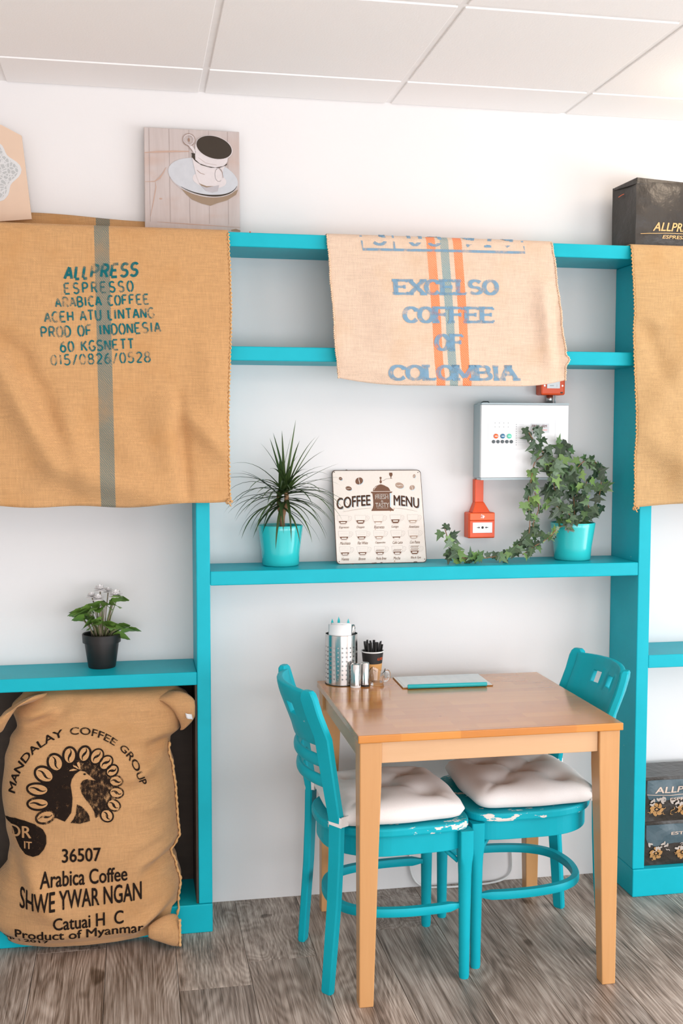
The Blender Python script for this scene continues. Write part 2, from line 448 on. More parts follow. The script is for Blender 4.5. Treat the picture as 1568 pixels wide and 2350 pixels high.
    M['ink_blue'] = ink('faded_blue_ink', (.20,.36,.50,1), .86, .25, .55, (40,40,40))
    M['ink_black'] = ink('black_ink', (.018,.011,.008,1), .97, .22, .36, (70,70,70))
    M['ink_faded'] = ink('faded_black_ink', (.03,.018,.012,1), .80, .28, .50, (60,60,60))
    M['ink_worn'] = ink('worn_black_ink', (.022,.013,.009,1), .97, .34, .50, (110,110,55))
    # wood of the table
    def wood(name, c1, c2, dirs, stave=None):
        k = NT(name); o = k.obj(); r = k.node('ShaderNodeObjectInfo').outputs['Random']
        g = k.noise(k.vec(o, dirs), 1, 4, .6, .6); g2 = k.noise(k.vec(o, tuple(d*.12 for d in dirs)), 1, 2)
        base = k.mix(k.math('ADD', k.math('MULTIPLY', g, .7), k.math('MULTIPLY', g2, .5), clamp=True), c1, c2)
        if stave:
            br = k.node('ShaderNodeTexBrick'); k.set(br.inputs['Vector'], k.vec(o, (1,1,1), loc=stave[3]))
            br.inputs['Scale'].default_value = 1; br.inputs['Brick Width'].default_value = stave[0]; br.inputs['Row Height'].default_value = stave[1]
            br.inputs['Mortar Size'].default_value = 0; br.offset = .37
            br.inputs['Color1'].default_value = (1.0,1.0,1.0,1); br.inputs['Color2'].default_value = stave[2]
            base = k.mix(1.0, base, br.outputs['Color'], 'MULTIPLY')
        kn = k.sstep(k.noise(k.vec(o, (1,1,.45)), 22, 1), .80, .84)
        base = k.mix(kn, base, (.30,.11,.02,1))
        k.col(base); k.bump(g, .04, .001); return k
    k = wood('varnished_tabletop', (.54,.185,.016,1), (.70,.285,.045,1), (3,34,34), (.165,.043,(.84,.74,.62,1),(.03,.01,0))); k.par(.17, spec=.6, coat=.6); M['top'] = k.m
    k = wood('table_leg_wood', (.50,.230,.075,1), (.62,.335,.140,1), (42,42,3)); k.par(.32, spec=.5); M['leg'] = k.m
    k = wood('table_apron_wood', (.57,.32,.155,1), (.68,.42,.23,1), (4,40,40)); k.par(.32, spec=.5); M['apron'] = k.m
    # floor planks: grey-brown oak, strong grain, different on every plank
    k = NT('oak_plank'); o = k.obj(); info = k.node('ShaderNodeObjectInfo'); r = info.outputs['Random']
    cmb = k.node('ShaderNodeCombineXYZ'); k.set(cmb.inputs[0], k.math('MULTIPLY', r, 37)); k.set(cmb.inputs[1], k.math('MULTIPLY', r, 91)); k.set(cmb.inputs[2], k.math('MULTIPLY', r, 53))
    va = k.node('ShaderNodeVectorMath', operation='ADD'); k.set(va.inputs[0], o); k.set(va.inputs[1], cmb.outputs[0]); co = va.outputs[0]
    warp = k.noise(k.vec(co, (6,1.0,1)), 1, 2, .4)
    X, Y, Z = k.xyz(co)[0:3]
    ring = k.math('SINE', k.math('ADD', k.math('MULTIPLY', X, 260), k.math('MULTIPLY', warp, 150)))
    fine = k.noise(k.vec(co, (520,6,1)), 1, 3, .7, .1); mid = k.noise(k.vec(co, (85,2.4,1)), 1, 5, .65, .25); blot = k.noise(k.vec(co, (9,3,1)), 1, 3)
    knot = k.sstep(k.noise(k.vec(co, (11,4.5,1)), 1, 1), .72, .80)
    f = k.math('ADD', k.math('ADD', k.math('MULTIPLY', fine, .50), k.math('MULTIPLY', mid, .40)), k.math('MULTIPLY_ADD', ring, .030, k.math('MULTIPLY', blot, .34)))
    f = k.math('SUBTRACT', f, k.math('MULTIPLY', knot, .14))
    c = k.ramp(f, [(.44, (.055,.037,.026,1)), (.54, (.180,.132,.102,1)), (.64, (.350,.282,.236,1)), (.76, (.60,.52,.46,1))])
    tone = k.mix(r, (.86,.86,.86,1), (1.12,1.08,1.05,1)); c = k.mix(1.0, c, tone, 'MULTIPLY')
    k.col(c); k.par(.42, spec=.4); k.bump(f, .25, .002); M['floor'] = k.m
    M['floor_base'] = plain('floor_joint', (.03,.022,.017,1), .8)
    # small things
    M['pot_teal'] = plain('glazed_teal', (.03,.53,.54,1), .22, var=.02, coat=.3)
    M['soil'] = plain('dark_soil', (.03,.02,.014,1), .95, var=.5, scale=120)
    M['black_plastic'] = plain('black_plastic', (.012,.009,.008,1), .45, var=.2)
    def leaf(name, c1, c2, rough=.42):
        k = NT(name); o = k.obj(); r = k.node('ShaderNodeObjectInfo').outputs['Random']; n = k.noise(o, 60, 3)
        k.col(k.mix(k.math('ADD', k.math('MULTIPLY', r, .75), k.math('MULTIPLY', n, .25)), c1, c2)); k.par(rough, spec=.45)
        k.b.inputs['Transmission Weight'].default_value = 0; return k.m
    M['dracaena'] = leaf('dracaena_leaf', (.018,.040,.010,1), (.075,.125,.032,1))
    k = NT('ivy_leaf'); o = k.obj(); r = k.node('ShaderNodeObjectInfo').outputs['Random']; n = k.noise(o, 90, 3)
    X, Y, Z = k.xyz(o)[0:3]
    vein = k.sstep(k.math('ABSOLUTE', k.math('SUBTRACT', k.math('ABSOLUTE', X), k.math('MULTIPLY', k.math('ABSOLUTE', k.math('SUBTRACT', Y, .3)), 0.0))), .03, .0)
    c = k.ramp(r, [(0, (.006,.017,.006,1)), (.45, (.022,.056,.018,1)), (.78, (.075,.160,.040,1)), (1.0, (.24,.40,.085,1))])  # random leaf tones; darkest stand in for shade, brightest for highlights
    c = k.mix(k.math('MULTIPLY', n, .35), c, (.14,.22,.13,1)); c = k.mix(k.math('MULTIPLY', vein, .45), c, (.20,.30,.16,1)); k.col(c); k.par(.38, spec=.5); M['ivy'] = k.m
    M['daisy_leaf'] = leaf('bright_green_leaf', (.085,.185,.030,1), (.24,.40,.085,1))
    M['stem'] = plain('green_stem', (.14,.17,.06,1), .6); M['stem_pink'] = plain('pinkish_stem', (.30,.24,.16,1), .6)
    M['bark'] = plain('brown_bark', (.28,.15,.075,1), .8, var=.4, scale=80)
    M['petal'] = plain('white_petal', (.93,.90,.89,1), .7, var=.03)
    M['white'] = plain('white_plastic', (.80,.81,.82,1), .35, var=.02); M['grey'] = plain('grey_metal', (.42,.50,.53,1), .4, var=.04)
    M['paper'] = plain('white_paper', (.82,.82,.82,1), .8, var=.02); M['print_grey'] = plain('pale_grey_print', (.50,.53,.55,1), .7)
    M['print_red'] = plain('pale_red_print', (.80,.40,.38,1), .7); M['print_fine'] = plain('faint_print', (.64,.66,.68,1), .7)
    M['orange'] = plain('orange_red_plastic', (.80,.085,.012,1), .38, var=.04); M['orange2'] = plain('orange_panel', (.88,.13,.02,1), .38, var=.03)
    M['btn_blue'] = plain('blue_button', (.03,.16,.30,1), .4); M['btn_green'] = plain('green_button', (.10,.62,.42,1), .4); M['btn_dark'] = plain('dark_button', (.07,.09,.10,1), .4)
    M['chrome'] = plain('brushed_steel', (.62,.59,.57,1), .22, 1.0, var=.06, scale=6); M['steel'] = plain('satin_steel', (.60,.57,.55,1), .30, 1.0, var=.05)
    M['black'] = plain('matt_black', (.015,.013,.012,1), .5, var=.1)
    k = NT('black_foil'); o = k.obj(); n = k.noise(o, 11, 4, .6); n2 = k.noise(o, 42, 3)
    k.col(k.mix(n, (.020,.016,.012,1), (.034,.027,.021,1))); k.par(.34, spec=.5); k.bump(k.math('ADD', n, k.math('MULTIPLY', n2, .15)), .30, .02); M['foil'] = k.m
    M['gold'] = plain('gold_print', (.68,.42,.17,1), .5, var=.08); M['rose_gold'] = plain('pale_gold_print', (.58,.45,.36,1), .5, var=.1)
    M['gold_flower'] = plain('bronze_print', (.42,.22,.07,1), .6, var=.3); M['silver_flower'] = plain('pale_flower_print', (.46,.40,.35,1), .6, var=.3)
    k = NT('slate_band'); k.col((.055,.095,.115,1)); k.par(.35, spec=.5); M['slate'] = k.m
    # cushions
    k = NT('white_cotton'); o = k.obj(); n = k.noise(o, 420, 2); k.col(k.mix(n, (.80,.745,.715,1), (.88,.84,.82,1))); k.par(.92, spec=.1, sheen=.2); k.bump(n, .25, .001); M['cotton'] = k.m
    # glass
    k = NT('clear_glass'); k.col((1,1,1,1)); k.par(.02); k.b.inputs['Transmission Weight'].default_value = 1; k.b.inputs['IOR'].default_value = 1.45; M['glass'] = k.m
    M['amber'] = plain('amber_paper', (.66,.33,.10,1), .6, var=.05); M['cup_white'] = plain('white_card', (.82,.80,.77,1), .6, var=.02)
    M['clip_teal'] = plain('teal_plastic', (.02,.48,.52,1), .3, var=.02); M['hardboard'] = plain('brown_hardboard', (.42,.20,.07,1), .5)
    # tin sign
    k = NT('cream_tin'); o = k.obj(); n = k.noise(o, 38, 4, .65); X, Y, Z = k.xyz(o)[0:3]
    c = k.mix(k.noise(o, 220, 2), (.74,.66,.59,1), (.80,.73,.67,1)); c = k.mix(k.sstep(n, .70, .74), c, (.48,.22,.09,1)); k.col(c); k.par(.45, spec=.4); M['tin'] = k.m
    M['tin_edge'] = plain('rusty_edge', (.10,.06,.045,1), .7, var=.5, scale=60)
    M['brown_print'] = plain('brown_print', (.155,.065,.032,1), .6, var=.1); M['brown_pale'] = plain('pale_brown_print', (.40,.27,.20,1), .6); M['blue_shade'] = plain('pale_blue_print', (.50,.62,.68,1), .6)
    M['line_print'] = plain('thin_line_print', (.52,.46,.42,1), .6)
    # printed canvas
    k = NT('printed_planks'); o = k.obj(); X, Y, Z = k.xyz(o)[0:3]
    g = k.noise(k.vec(o, (60,60,5)), 1, 4, .65, .5); b = k.noise(k.vec(o, (5,5,9)), 1, 3)
    c = k.mix(g, (.46,.385,.36,1), (.60,.53,.51,1)); c = k.mix(k.math('MULTIPLY', k.sstep(b, .48, .75), .5), c, (.50,.31,.23,1)); k.col(c); k.par(.7, spec=.2); M['canvas'] = k.m
    for nm, cc in (('pr_cup',(.66,.60,.60,1)),('pr_saucer',(.54,.55,.58,1)),('pr_dark',(.035,.022,.012,1)),('pr_line',(.30,.18,.13,1)),('pr_shadow',(.30,.21,.14,1)),('pr_warm',(.50,.34,.27,1)),('pr_mid',(.45,.42,.44,1)),('pr_seam',(.36,.29,.27,1))):
        M[nm] = plain('print_'+nm[3:], cc, .7, var=.08, scale=60)
    M['tan_board'] = plain('pale_tan_board', (.72,.53,.40,1), .75, var=.08, scale=8)
    k = NT('lace'); o = k.obj(); v = k.node('ShaderNodeTexVoronoi', feature='DISTANCE_TO_EDGE'); k.set(v.inputs['Vector'], o); v.inputs['Scale'].default_value = 85
    k.col(k.mix(k.sstep(v.outputs['Distance'], .03, .16), (.66,.66,.66,1), (.47,.48,.48,1))); k.par(.8); M['lace'] = k.m; M['lace_rim'] = plain('lace_rim', (.66,.66,.66,1), .8)
    M['cable'] = plain('white_cable', (.74,.74,.73,1), .5)
    k = NT('lamp_glow'); k.b.inputs['Emission Color'].default_value = (1,.86,.70,1); k.b.inputs['Emission Strength'].default_value = 12; k.col((.9,.85,.8,1)); M['glow'] = k.m
    M['frame'] = plain('white_frame', (.75,.75,.75,1), .5)
    M['twine'] = plain('jute_twine', (.66,.38,.16,1), .95, var=.3, scale=200)
    M['twine_pale'] = plain('pale_twine', (.78,.55,.38,1), .95, var=.3, scale=200)
build_materials()

# ================================================================== THE ROOM
XL, XR, YF, ZC = -1.75, 3.6, -5.6, 2.615
def struct(o): o['kind'] = 'structure'; return o
wb = struct(MB().box(XL-.1, XR+.1, 0, .12, -.05, ZC+.25).build('wall_back', M['wall'])); wb['label'] = 'white painted wall behind the shelving'
wl = struct(MB().box(XL-.12, XL, YF, 0, -.05, ZC+.25).build('wall_left', M['wall']))
def holed(name, axis, pos, th, a0, a1, h0, h1, b0, b1):
    m = MB(); parts = [(a0, b0, -.05, ZC+.25), (b1, a1, -.05, ZC+.25), (b0, b1, -.05, h0), (b0, b1, h1, ZC+.25)]
    for p0, p1, z0, z1 in parts:
        if axis == 'x': m.box(pos, pos+th, p0, p1, z0, z1)
        else: m.box(p0, p1, pos-th, pos, z0, z1)
    return struct(m.build(name, M['wall']))
holed('wall_right', 'x', XR, .10, YF, 0, .10, 2.35, -4.65, -1.15)
holed('wall_front', 'y', YF, .10, XL-.1, XR+.1, .06, 2.35, -1.25, 3.45)
def frame(name, axis, pos, b0, b1, z0, z1, n):
    m = MB(); t = .05
    def bar(p0, p1, q0, q1):
        if axis == 'x': m.box(pos, pos+.06, p0, p1, q0, q1)
        else: m.box(p0, p1, pos-.06, pos, q0, q1)
    for i in range(n+1):
        c = lerp(b0+t/2, b1-t/2, i/n); bar(c-t/2, c+t/2, z0+t, z1-t)
    bar(b0, b1, z0, z0+t); bar(b0, b1, z1-t, z1)
    return struct(m.build(name, M['frame']))
frame('window_1', 'y', YF, -1.25, 3.45, .06, 2.35, 3)
frame('window_2', 'x', XR+.02, -4.65, -1.15, .10, 2.35, 2)

# floor: a base and the planks lying on it (running towards the back wall)
fl = struct(MB().box(XL, XR, YF, 0, -.05, -.010).build('floor', M['floor_base'])); fl['label'] = 'grey-brown oak plank floor'
PW, PL = .205, 1.22
random.seed(4)
pk = MB().box(-PW/2+.0006, PW/2-.0006, -PL/2+.0006, PL/2-.0006, -.010, 0)
first = pk.build('floor_plank', M['floor'], fl, bevel=.0012); used = False
i = 0; x = -.234 - PW*11
while x < XR:
    off = {11: -.57, 12: -.435, 10: -.15, 13: -.93, 14: -.30}.get(i, -rnd(0, PL))
    y = off
    while y < 0: y += PL
    y1 = y
    while y1 > YF:
        y0 = y1 - PL
        a, b = max(y0, YF), min(y1, 0); xa, xb = max(x, XL), min(x+PW, XR)
        if b - a > .02 and xb - xa > .01:
            if a > -3.2 or True:
                o = first if not used else inst(first, fl)
                used = True
                o.location = ((xa+xb)/2, (a+b)/2, 0); o.scale = ((xb-xa)/PW, (b-a)/PL, 1)
        y1 = y0
    x += PW; i += 1

# suspended ceiling: slab, grid bars, lay-in tiles hanging a little below the bars
ce = struct(MB().box(XL, XR, YF, 0, ZC+.03, ZC+.10).build('ceiling', M['bar'])); ce['label'] = 'white suspended ceiling of square tiles'
X0, ROW, GAP = -.7075, .2234, .020
tile = MB().box(-.29, .29, -.29, .29, 0, .022).build('ceiling_tile', M['tile'], ce, bevel=.0015); tu = False
xs = [X0 + .6*k for k in range(-4, 9)]; ys = [-ROW - .6*k for k in range(0, 10)]
xe = [XL] + [x for x in xs if XL < x < XR] + [XR]; ye = [0] + [y for y in ys if y > YF] + [YF]
for a, b in zip(xe, xe[1:]):
    for c, d in zip(ye, ye[1:]):
        x0_, x1_ = a + (.0 if a != XL else .004), b - GAP; y1_, y0_ = c - (GAP if c != 0 else .004), d
        if x1_ - x0_ < .03 or y1_ - y0_ < .03: continue
        o = tile if not tu else inst(tile, ce); tu = True
        o.location = ((x0_+x1_)/2, (y0_+y1_)/2, ZC); o.scale = ((x1_-x0_)/.58, (y1_-y0_)/.58, 1)
for x in xe[1:-1]: MB().box(x-GAP-.004, x+.004, YF, 0, ZC+.0035, ZC+.03).build('ceiling_bar', M['bar'], ce)
for y in ye[1:-1]: MB().box(XL, XR, y-GAP-.004, y+.004, ZC+.004, ZC+.03).build('ceiling_bar', M['bar'], ce)

# ceiling lamps (small frosted globes on a rose), all outside the picture; the nearest row is added fill
def lamp(x, y, power, label):
    r = empty('ceiling_lamp', (x, y, ZC), label, 'lamp')
    MB().lathe([(.055, 0), (.055, -.012), (.02, -.02)], (x, y, ZC), 24).build('lamp_rose', M['white'], r, True, sharp=30)
    MB().lathe([(.002,-.105),(.026,-.10),(.043,-.08),(.048,-.06),(.043,-.038),(.02,-.02)], (x, y, ZC), 24).build('globe', M['glow'], r, True)
    l = bpy.data.lights.new('lamp_light', 'POINT'); l.energy = power; l.color = (1.0, .80, .60); l.shadow_soft_size = .05
    o = bpy.data.objects.new('lamp_light', l); COL.objects.link(o); o.parent = r; o.location = (0, 0, -.16)
lamp(1.50, -.46, 1.8, 'small round ceiling lamp above the black coffee bag')
lamp(-.75, -1.40, .7, 'unseen lamp added as fill, left one of the row nearest the shelving'); lamp(.45, -1.40, .7, 'unseen lamp added as fill, middle one of the row nearest the shelving'); lamp(1.65, -1.40, .7, 'unseen lamp added as fill, right one of the row nearest the shelving')  # row added out of view to lift the ceiling and upper wall
lamp(-.1, -3.2, 6, 'small round ceiling lamp in the middle of the room'); lamp(1.9, -3.2, 6, 'small round ceiling lamp near the side window')

# ================================================================== SHELVING
D = .215
sh = empty('shelving_unit', (0.58, 0, 0), 'tall turquoise painted wooden shelving standing along the white wall', 'shelf')
def board(name, *b, bev=.003): return MB().box(*b).build(name, M['teal'], sh, bevel=bev)
for x0, x1 in ((-1.62,-1.578), (-.158,-.116), (1.283,1.3256), (2.72,2.762)):
    board('post', x0, x1, -D, -.001, .0905 if x0 < 0 else .0945, 2.1072)
board('shelf', -1.62, 2.762, -D, -.001, 2.1075, 2.1503)
board('shelf', -.1158, 1.2828, -D+.002, -.001, 1.768, 1.811)
board('shelf', -.1158, 1.2828, -D+.001, -.001, 1.0846, 1.1282)
board('shelf', -1.5778, -.1582, -D+.002, -.001, .779, .8195)
board('shelf', 1.3258, 2.7198, -D+.001, -.001, .7746, .8179)
board('plinth', -1.62, -.116, -D-.004, -.001, 0, .090)
board('plinth', 1.283, 2.762, -D-.004, -.001, 0, .094)
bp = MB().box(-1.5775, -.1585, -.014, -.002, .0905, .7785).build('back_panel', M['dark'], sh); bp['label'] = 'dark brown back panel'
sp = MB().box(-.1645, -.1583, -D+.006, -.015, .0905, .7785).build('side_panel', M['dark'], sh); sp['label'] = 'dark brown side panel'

# ================================================================== HANGING SACKS
def ridge(x, z, x0, z0, x1, z1, w, h):
    # soft fold along a segment
    dx, dz = x1-x0, z1-z0; L2 = dx*dx+dz*dz; t = max(0, min(1, ((x-x0)*dx+(z-z0)*dz)/L2))
    d2 = (x-x0-t*dx)**2 + (z-z0-t*dz)**2
    return 1.5*h*exp(-d2/(w*w))*(.35+.65*sin(pi*min(max(t*.8+.1,0),1)))
def nz(x, z, s, seed): return mnoise.noise(Vector((x*s, z*s, seed)))
YH = -.222
def cloth_left(x, z):
    d = min(1, max(0, (2.15-z)/.25))
    y = YH - .006 - .012*d
    y -= d*(.010*nz(x, z, 3.2, 1.0) + .004*nz(x, z, 9, 2.0))
    y -= ridge(x, z, -.72, 1.75, -.56, 1.46, .045, .030) - ridge(x, z, -.66, 1.75, -.52, 1.45, .035, .022)
    y -= ridge(x, z, -.56, 1.46, -.30, 1.37, .05, .026) + ridge(x, z, -.545, 1.60, -.49, 1.40, .04, .016)
    y -= -ridge(x, z, -.205, 1.66, -.185, 1.36, .018, .016) + ridge(x, z, -.25, 1.62, -.22, 1.38, .05, .018)
    y -= ridge(x, z, -.20, 1.62, -.08, 1.50, .03, .016) + ridge(x, z, -.12, 1.80, -.10, 1.50, .05, .010)
    y -= ridge(x, z, -.40, 1.56, -.30, 1.42, .05, .014) - ridge(x, z, -.74, 1.83, -.66, 1.76, .03, .016)
    return min(y, YH-.002)
def hanging(name, mat, xa, xb, zbot, fn, label, tail=None, trim=None, twine=None, left_edge=None, right_edge=None, back=None):
    """a cloth over the top shelf: short upright tail at the wall, flat on the shelf, then hanging in front"""
    r = empty(name, ((xa+xb)/2, YH, 2.155), label, 'sack', 'jute coffee sacks hung over the shelving')
    m = MB(); zt = 2.1535
    path = []
    if tail: path += [(-.016, zt+tail*(1-k/3)) for k in range(3)]
    path += [(-.018-(.200*k/8), zt) for k in range(9)]
    nv = 84
    def pt(u, j):
        if j < len(path):
            y, z = path[j]; x = lerp(xa, xb, u)
            if tail and j < 3:
                x = lerp(back[0], back[1], u); z = zt + (z-zt)*(1+.12*sin(x*9+1))
            elif tail: x = lerp(lerp(back[0], back[1], u), x, min(1, (j-2)/5))
            return (x, y, z)
        t = (j-len(path)+1)/nv
        zb = zbot(lerp(xa, xb, u)); z = lerp(zt+.001, zb, t)
        ea = left_edge(z) if left_edge else xa; eb = right_edge(z) if right_edge else xb
        x = lerp(ea, eb, u)
        y = fn(x, z)
        if t < .03: y = lerp(-.2185, y, t/.03)
        return (x, y, z)
    nu = 110; n = len(path)+nv
    m.grid(lambda u, v: pt(u, round(v*n)-0 if round(v*n) < n else n), nu, n)
    c = m.build('cloth', mat, r, True, solid=.0022)
    # overlocked edges
    def edge(u, seed):
        pts = [Vector(pt(u, len(path)+k)) for k in range(0, nv+1) if len(path)+k <= n]
        out = []
        for i, p in enumerate(pts):
            for q in range(3):
                s = p.lerp(pts[min(i+1, len(pts)-1)], q/3)
                out.append(s + Vector((.0022*sin(i*3*1.7+q*2.1+seed), -.0015+.0015*cos(i*4.1+q*2), 0)))
        MB().tube(out, [.0022+.0009*sin(i*1.9+seed) for i in range(len(out))], 5).build('stitched_edge', twine or M['twine'], r, True)
    if trim:
        for u, s in trim: edge(u, s)
    return r
zbl = lambda x: 1.341 + .012*((x+.42)/.33)**2*(1 if x > -.42 else .5) + .003*sin(x*22)
s1 = hanging('coffee_sack', M['jute_left'], -1.22, -.056, zbl, cloth_left, 'tan jute sack with a grey-green stripe and green stencilled text, hung left', tail=.062, back=(-1.1, -.16),
             trim=[(1, 0)], right_edge=lambda z: -.054-.004*sin(z*9)-.006*max(0,(1.9-z)))
P = Print()
for (t, xa, za, xb, zb_, h, w, shr, g) in [('ALLPRESS',-.533,1.993,-.324,2.010,.037,.0078,.22,.32),('ESPRESSO',-.533,1.952,-.336,1.964,.030,.0050,.0,.55),
        ('ARABICA COFFEE',-.558,1.912,-.291,1.928,.028,.0050,0,.30),('ACEH ATU LINTANG',-.589,1.868,-.277,1.888,.029,.0050,0,.28),
        ('PROD OF INDONESIA',-.600,1.824,-.258,1.846,.030,.0050,0,.30),('60 KGSNETT',-.547,1.784,-.336,1.796,.029,.0050,0,.30),('015/0826/0528',-.574,1.745,-.288,1.759,.029,.0044,0,.30)]:
    q = stroke_text(t, xa, za, xb, zb_, h, w, gap=g, shear=shr, cut=.07); q.lay('stencil_line', lambda x, z: (x, cloth_left(x, z)-.0024, z), M['ink_teal'], s1, .02)

def cloth_mid(x, z):
    d = min(1, max(0, (2.15-z)/.2))
    y = YH - .007 - .012*d - d*(.007*nz(x, z, 4, 5.0) + .003*nz(x, z, 11, 6.0))
    y -= ridge(x, z, .93, 2.0, .96, 1.78, .03, .016) - ridge(x, z, .965, 1.95, .985, 1.76, .022, .012)
    y -= ridge(x, z, .40, 2.02, .46, 1.80, .07, .010) + ridge(x, z, .30, 1.76, .60, 1.70, .03, .008) + ridge(x, z, .55, 1.73, .95, 1.70, .03, .008)
    return min(y, YH-.002)
zbm = lambda x: 1.702 + .016*max(0, (.46-x)/.19)**2 + .034*max(0, (x-.80)/.21)**2
s2 = hanging('coffee_sack', M['jute_mid'], .243, .966, zbm, cloth_mid, 'pale jute sack with two orange stripes and faded blue lettering, hung in the middle', trim=[(0, 1), (1, 2)], twine=M['twine_pale'],
             left_edge=lambda z: interp([(1.70,.276),(1.87,.263),(2.05,.250),(2.155,.243)], z), right_edge=lambda z: interp([(1.70,1.008),(1.76,1.010),(1.785,1.022),(1.80,1.010),(1.90,.995),(2.05,.975),(2.155,.962)], z))
def midfn(x, z):
    if z > 2.1535: return (x, -.2215 + (z-2.1535), 2.1560)
    return (x, (cloth_mid(x, z) if z < 2.13 else lerp(cloth_mid(x, 2.13), -.2205, (z-2.13)/.0235))-.0028, z)
for (t, xa, za, xb, zb_, h, w, g) in [('EXCELSO',.450,1.975,.780,1.983,.041,.0150,.16),('COFFEE',.478,1.890,.770,1.896,.043,.0155,.15),('OF',.583,1.807,.670,1.808,.045,.0155,.2),('COLOMBIA',.434,1.714,.842,1.718,.041,.0155,.13)]:
    stroke_text(t, xa, za, xb, zb_, h, w, gap=g, serif=True, contrast=.48).lay('printed_line', midfn, M['ink_blue'], s2, .010)
stroke_text('3 05 979', .385, 2.124, .840, 2.131, .058, .012, gap=.45, contrast=.6, serif=True).lay('printed_line', midfn, M['ink_blue'], s2, .010)
P = Print(); P.stroke([(.347,2.152),(.353,2.108),(.60,2.112),(.872,2.114),(.864,2.152)], .008); P.lay('printed_frame', midfn, M['ink_blue'], s2, .010)
P = Print(); P.stroke([(.452,2.113),(.448,2.155)], .006); P.lay('printed_divider', midfn, M['ink_blue'], s2, .010)

def cloth_right(x, z):
    d = min(1, max(0, (2.15-z)/.2))
    y = YH - .006 - .012*d - d*(.010*nz(x, z, 3.5, 9.0) + .004*nz(x, z, 9, 4.0))
    y -= ridge(x, z, 1.30, 1.62, 1.44, 1.80, .05, .018) + ridge(x, z, 1.28, 1.55, 1.44, 1.42, .05, .020) - ridge(x, z, 1.28, 1.90, 1.36, 1.70, .03, .010)
    y -= ridge(x, z, 1.27, 1.92, 1.34, 1.90, .02, .007) + ridge(x, z, 1.40, 1.60, 1.42, 1.36, .04, .014)
    return min(y, YH-.002)
zbr = lambda x: 1.322 + .012*sin((x-1.25)*7) - .006*(x-1.25)
s3 = hanging('coffee_sack', M['jute_right'], 1.231, 2.35, zbr, cloth_right, 'golden brown plain jute sack hung at the right edge below the black bag', trim=[(0, 3)],
             left_edge=lambda z: interp([(1.31,1.252),(1.6,1.247),(1.9,1.240),(2.155,1.231)], z))
for s_, p in ((s1, (-.060, -.246, 1.352)), (s3, (1.256, -.240, 1.318))):
    random.seed(3); m = MB()
    for k in range(7):
        a = Vector(p); m.tube([a, a+Vector((rnd(-.008,.012), rnd(-.008,.002), rnd(-.012,.0))), a+Vector((rnd(-.012,.018), rnd(-.008,.002), rnd(-.024,-.006)))], .0022, 5)
    m.build('frayed_corner', M['twine'], s_, True)

# ================================================================== THINGS ON THE TOP SHELF
# canvas print with two stacked cups
ZT = 2.1505
pc = empty('canvas_print', (-.15, -.05, 2.156), 'square canvas print of two stacked coffee cups on a saucer', 'picture')
cx0, cx1, cz0, cz1 = -.298, -.003, 2.1565, 2.4925; cy = -.047
tilt = lambda x, z: cy + (z-cz0)/(cz1-cz0)*.012
MB().add([(cx0,tilt(0,cz0),cz0),(cx1,tilt(0,cz0),cz0),(cx1,tilt(0,cz1),cz1),(cx0,tilt(0,cz1),cz1),(cx0,tilt(0,cz0)+.018,cz0),(cx1,tilt(0,cz0)+.018,cz0),(cx1,tilt(0,cz1)+.018,cz1),(cx0,tilt(0,cz1)+.018,cz1)],
         [(0,1,2,3),(7,6,5,4),(0,4,5,1),(1,5,6,2),(2,6,7,3),(3,7,4,0)]).build('canvas', M['canvas'], pc, bevel=.002)
# picture space: crop pixels (170..1460, 90..1450) of the print
def cp(u, v): return (lerp(cx0, cx1, (u-165)/(1452-165)), lerp(cz1, 2.187, (v-100)/(1440-100)))
def cfn(dy): return lambda x, z: (x, tilt(x, z)-dy, z)
def prt(layers):
    for i, (nm, mt, P) in enumerate(layers): P.lay(nm, cfn(.0006+.00025*i), M[mt], pc)
def E(cu, cv, ru, rv, rot=0, n=36):
    c, d = cos(rot), sin(rot); return [cp(cu+ru*cos(t)*c-rv*sin(t)*d, cv+ru*cos(t)*d+rv*sin(t)*c) for t in [2*pi*k/n for k in range(n)]]
def EA(cu, cv, ru, rv, a0, a1, rot=0, n=24):
    c, d = cos(rot), sin(rot); return [cp(cu+ru*cos(t)*c-rv*sin(t)*d, cv+ru*cos(t)*d+rv*sin(t)*c) for t in [RAD(a0+(a1-a0)*k/n) for k in range(n+1)]]
L = []
P = Print()
for u in (232, 500, 765, 1030, 1290): P.stroke([cp(u, 110), cp(u+6, 1370)], .0012)
L.append(('printed_seam', 'pr_seam', P))
P = Print(); P.stroke([cp(u, v) for u, v in ((168,445),(350,425),(560,410),(770,400))], .007, .003); P.stroke([cp(u, v) for u, v in ((170,835),(300,825),(370,775),(420,700),(455,630))], .005, .0015); P.stroke([cp(u,v) for u,v in ((310,830),(318,900),(285,1080),(240,1300))], .004, .001)
P.ell(*cp(380,1055), .005, .0028); P.stroke([cp(330,1368), cp(800,1385), cp(1455,1405)], .0030, .001); L.append(('printed_grain', 'pr_warm', P))
P = Print(); P.poly([cp(u, v) for u, v in ((650,900),(800,960),(1000,1010),(1250,980),(1430,890),(1400,960),(1280,1040),(1130,1090),(1050,1125),(930,1100),(800,1050),(720,980))]); P.poly([cp(u,v) for u,v in ((1330,1440),(1395,1425),(1455,1448),(1455,1462),(1330,1460))]); L.append(('printed_shadow', 'pr_shadow', P))
P = Print(); P.poly(E(955, 740, 478, 245, .18)); L.append(('printed_saucer', 'pr_saucer', P))
P = Print(); P.stroke(EA(955, 738, 470, 238, 5, 125, .18), .0055, .0012); L.append(('printed_saucer_rim', 'pr_dark', P))
P = Print(); P.stroke(EA(955, 752, 470, 244, 0, 150, .18), .0022, .001); P.poly(E(1040, 775, 230, 110, .1)); L.append(('printed_saucer_edge', 'pr_cup', P))
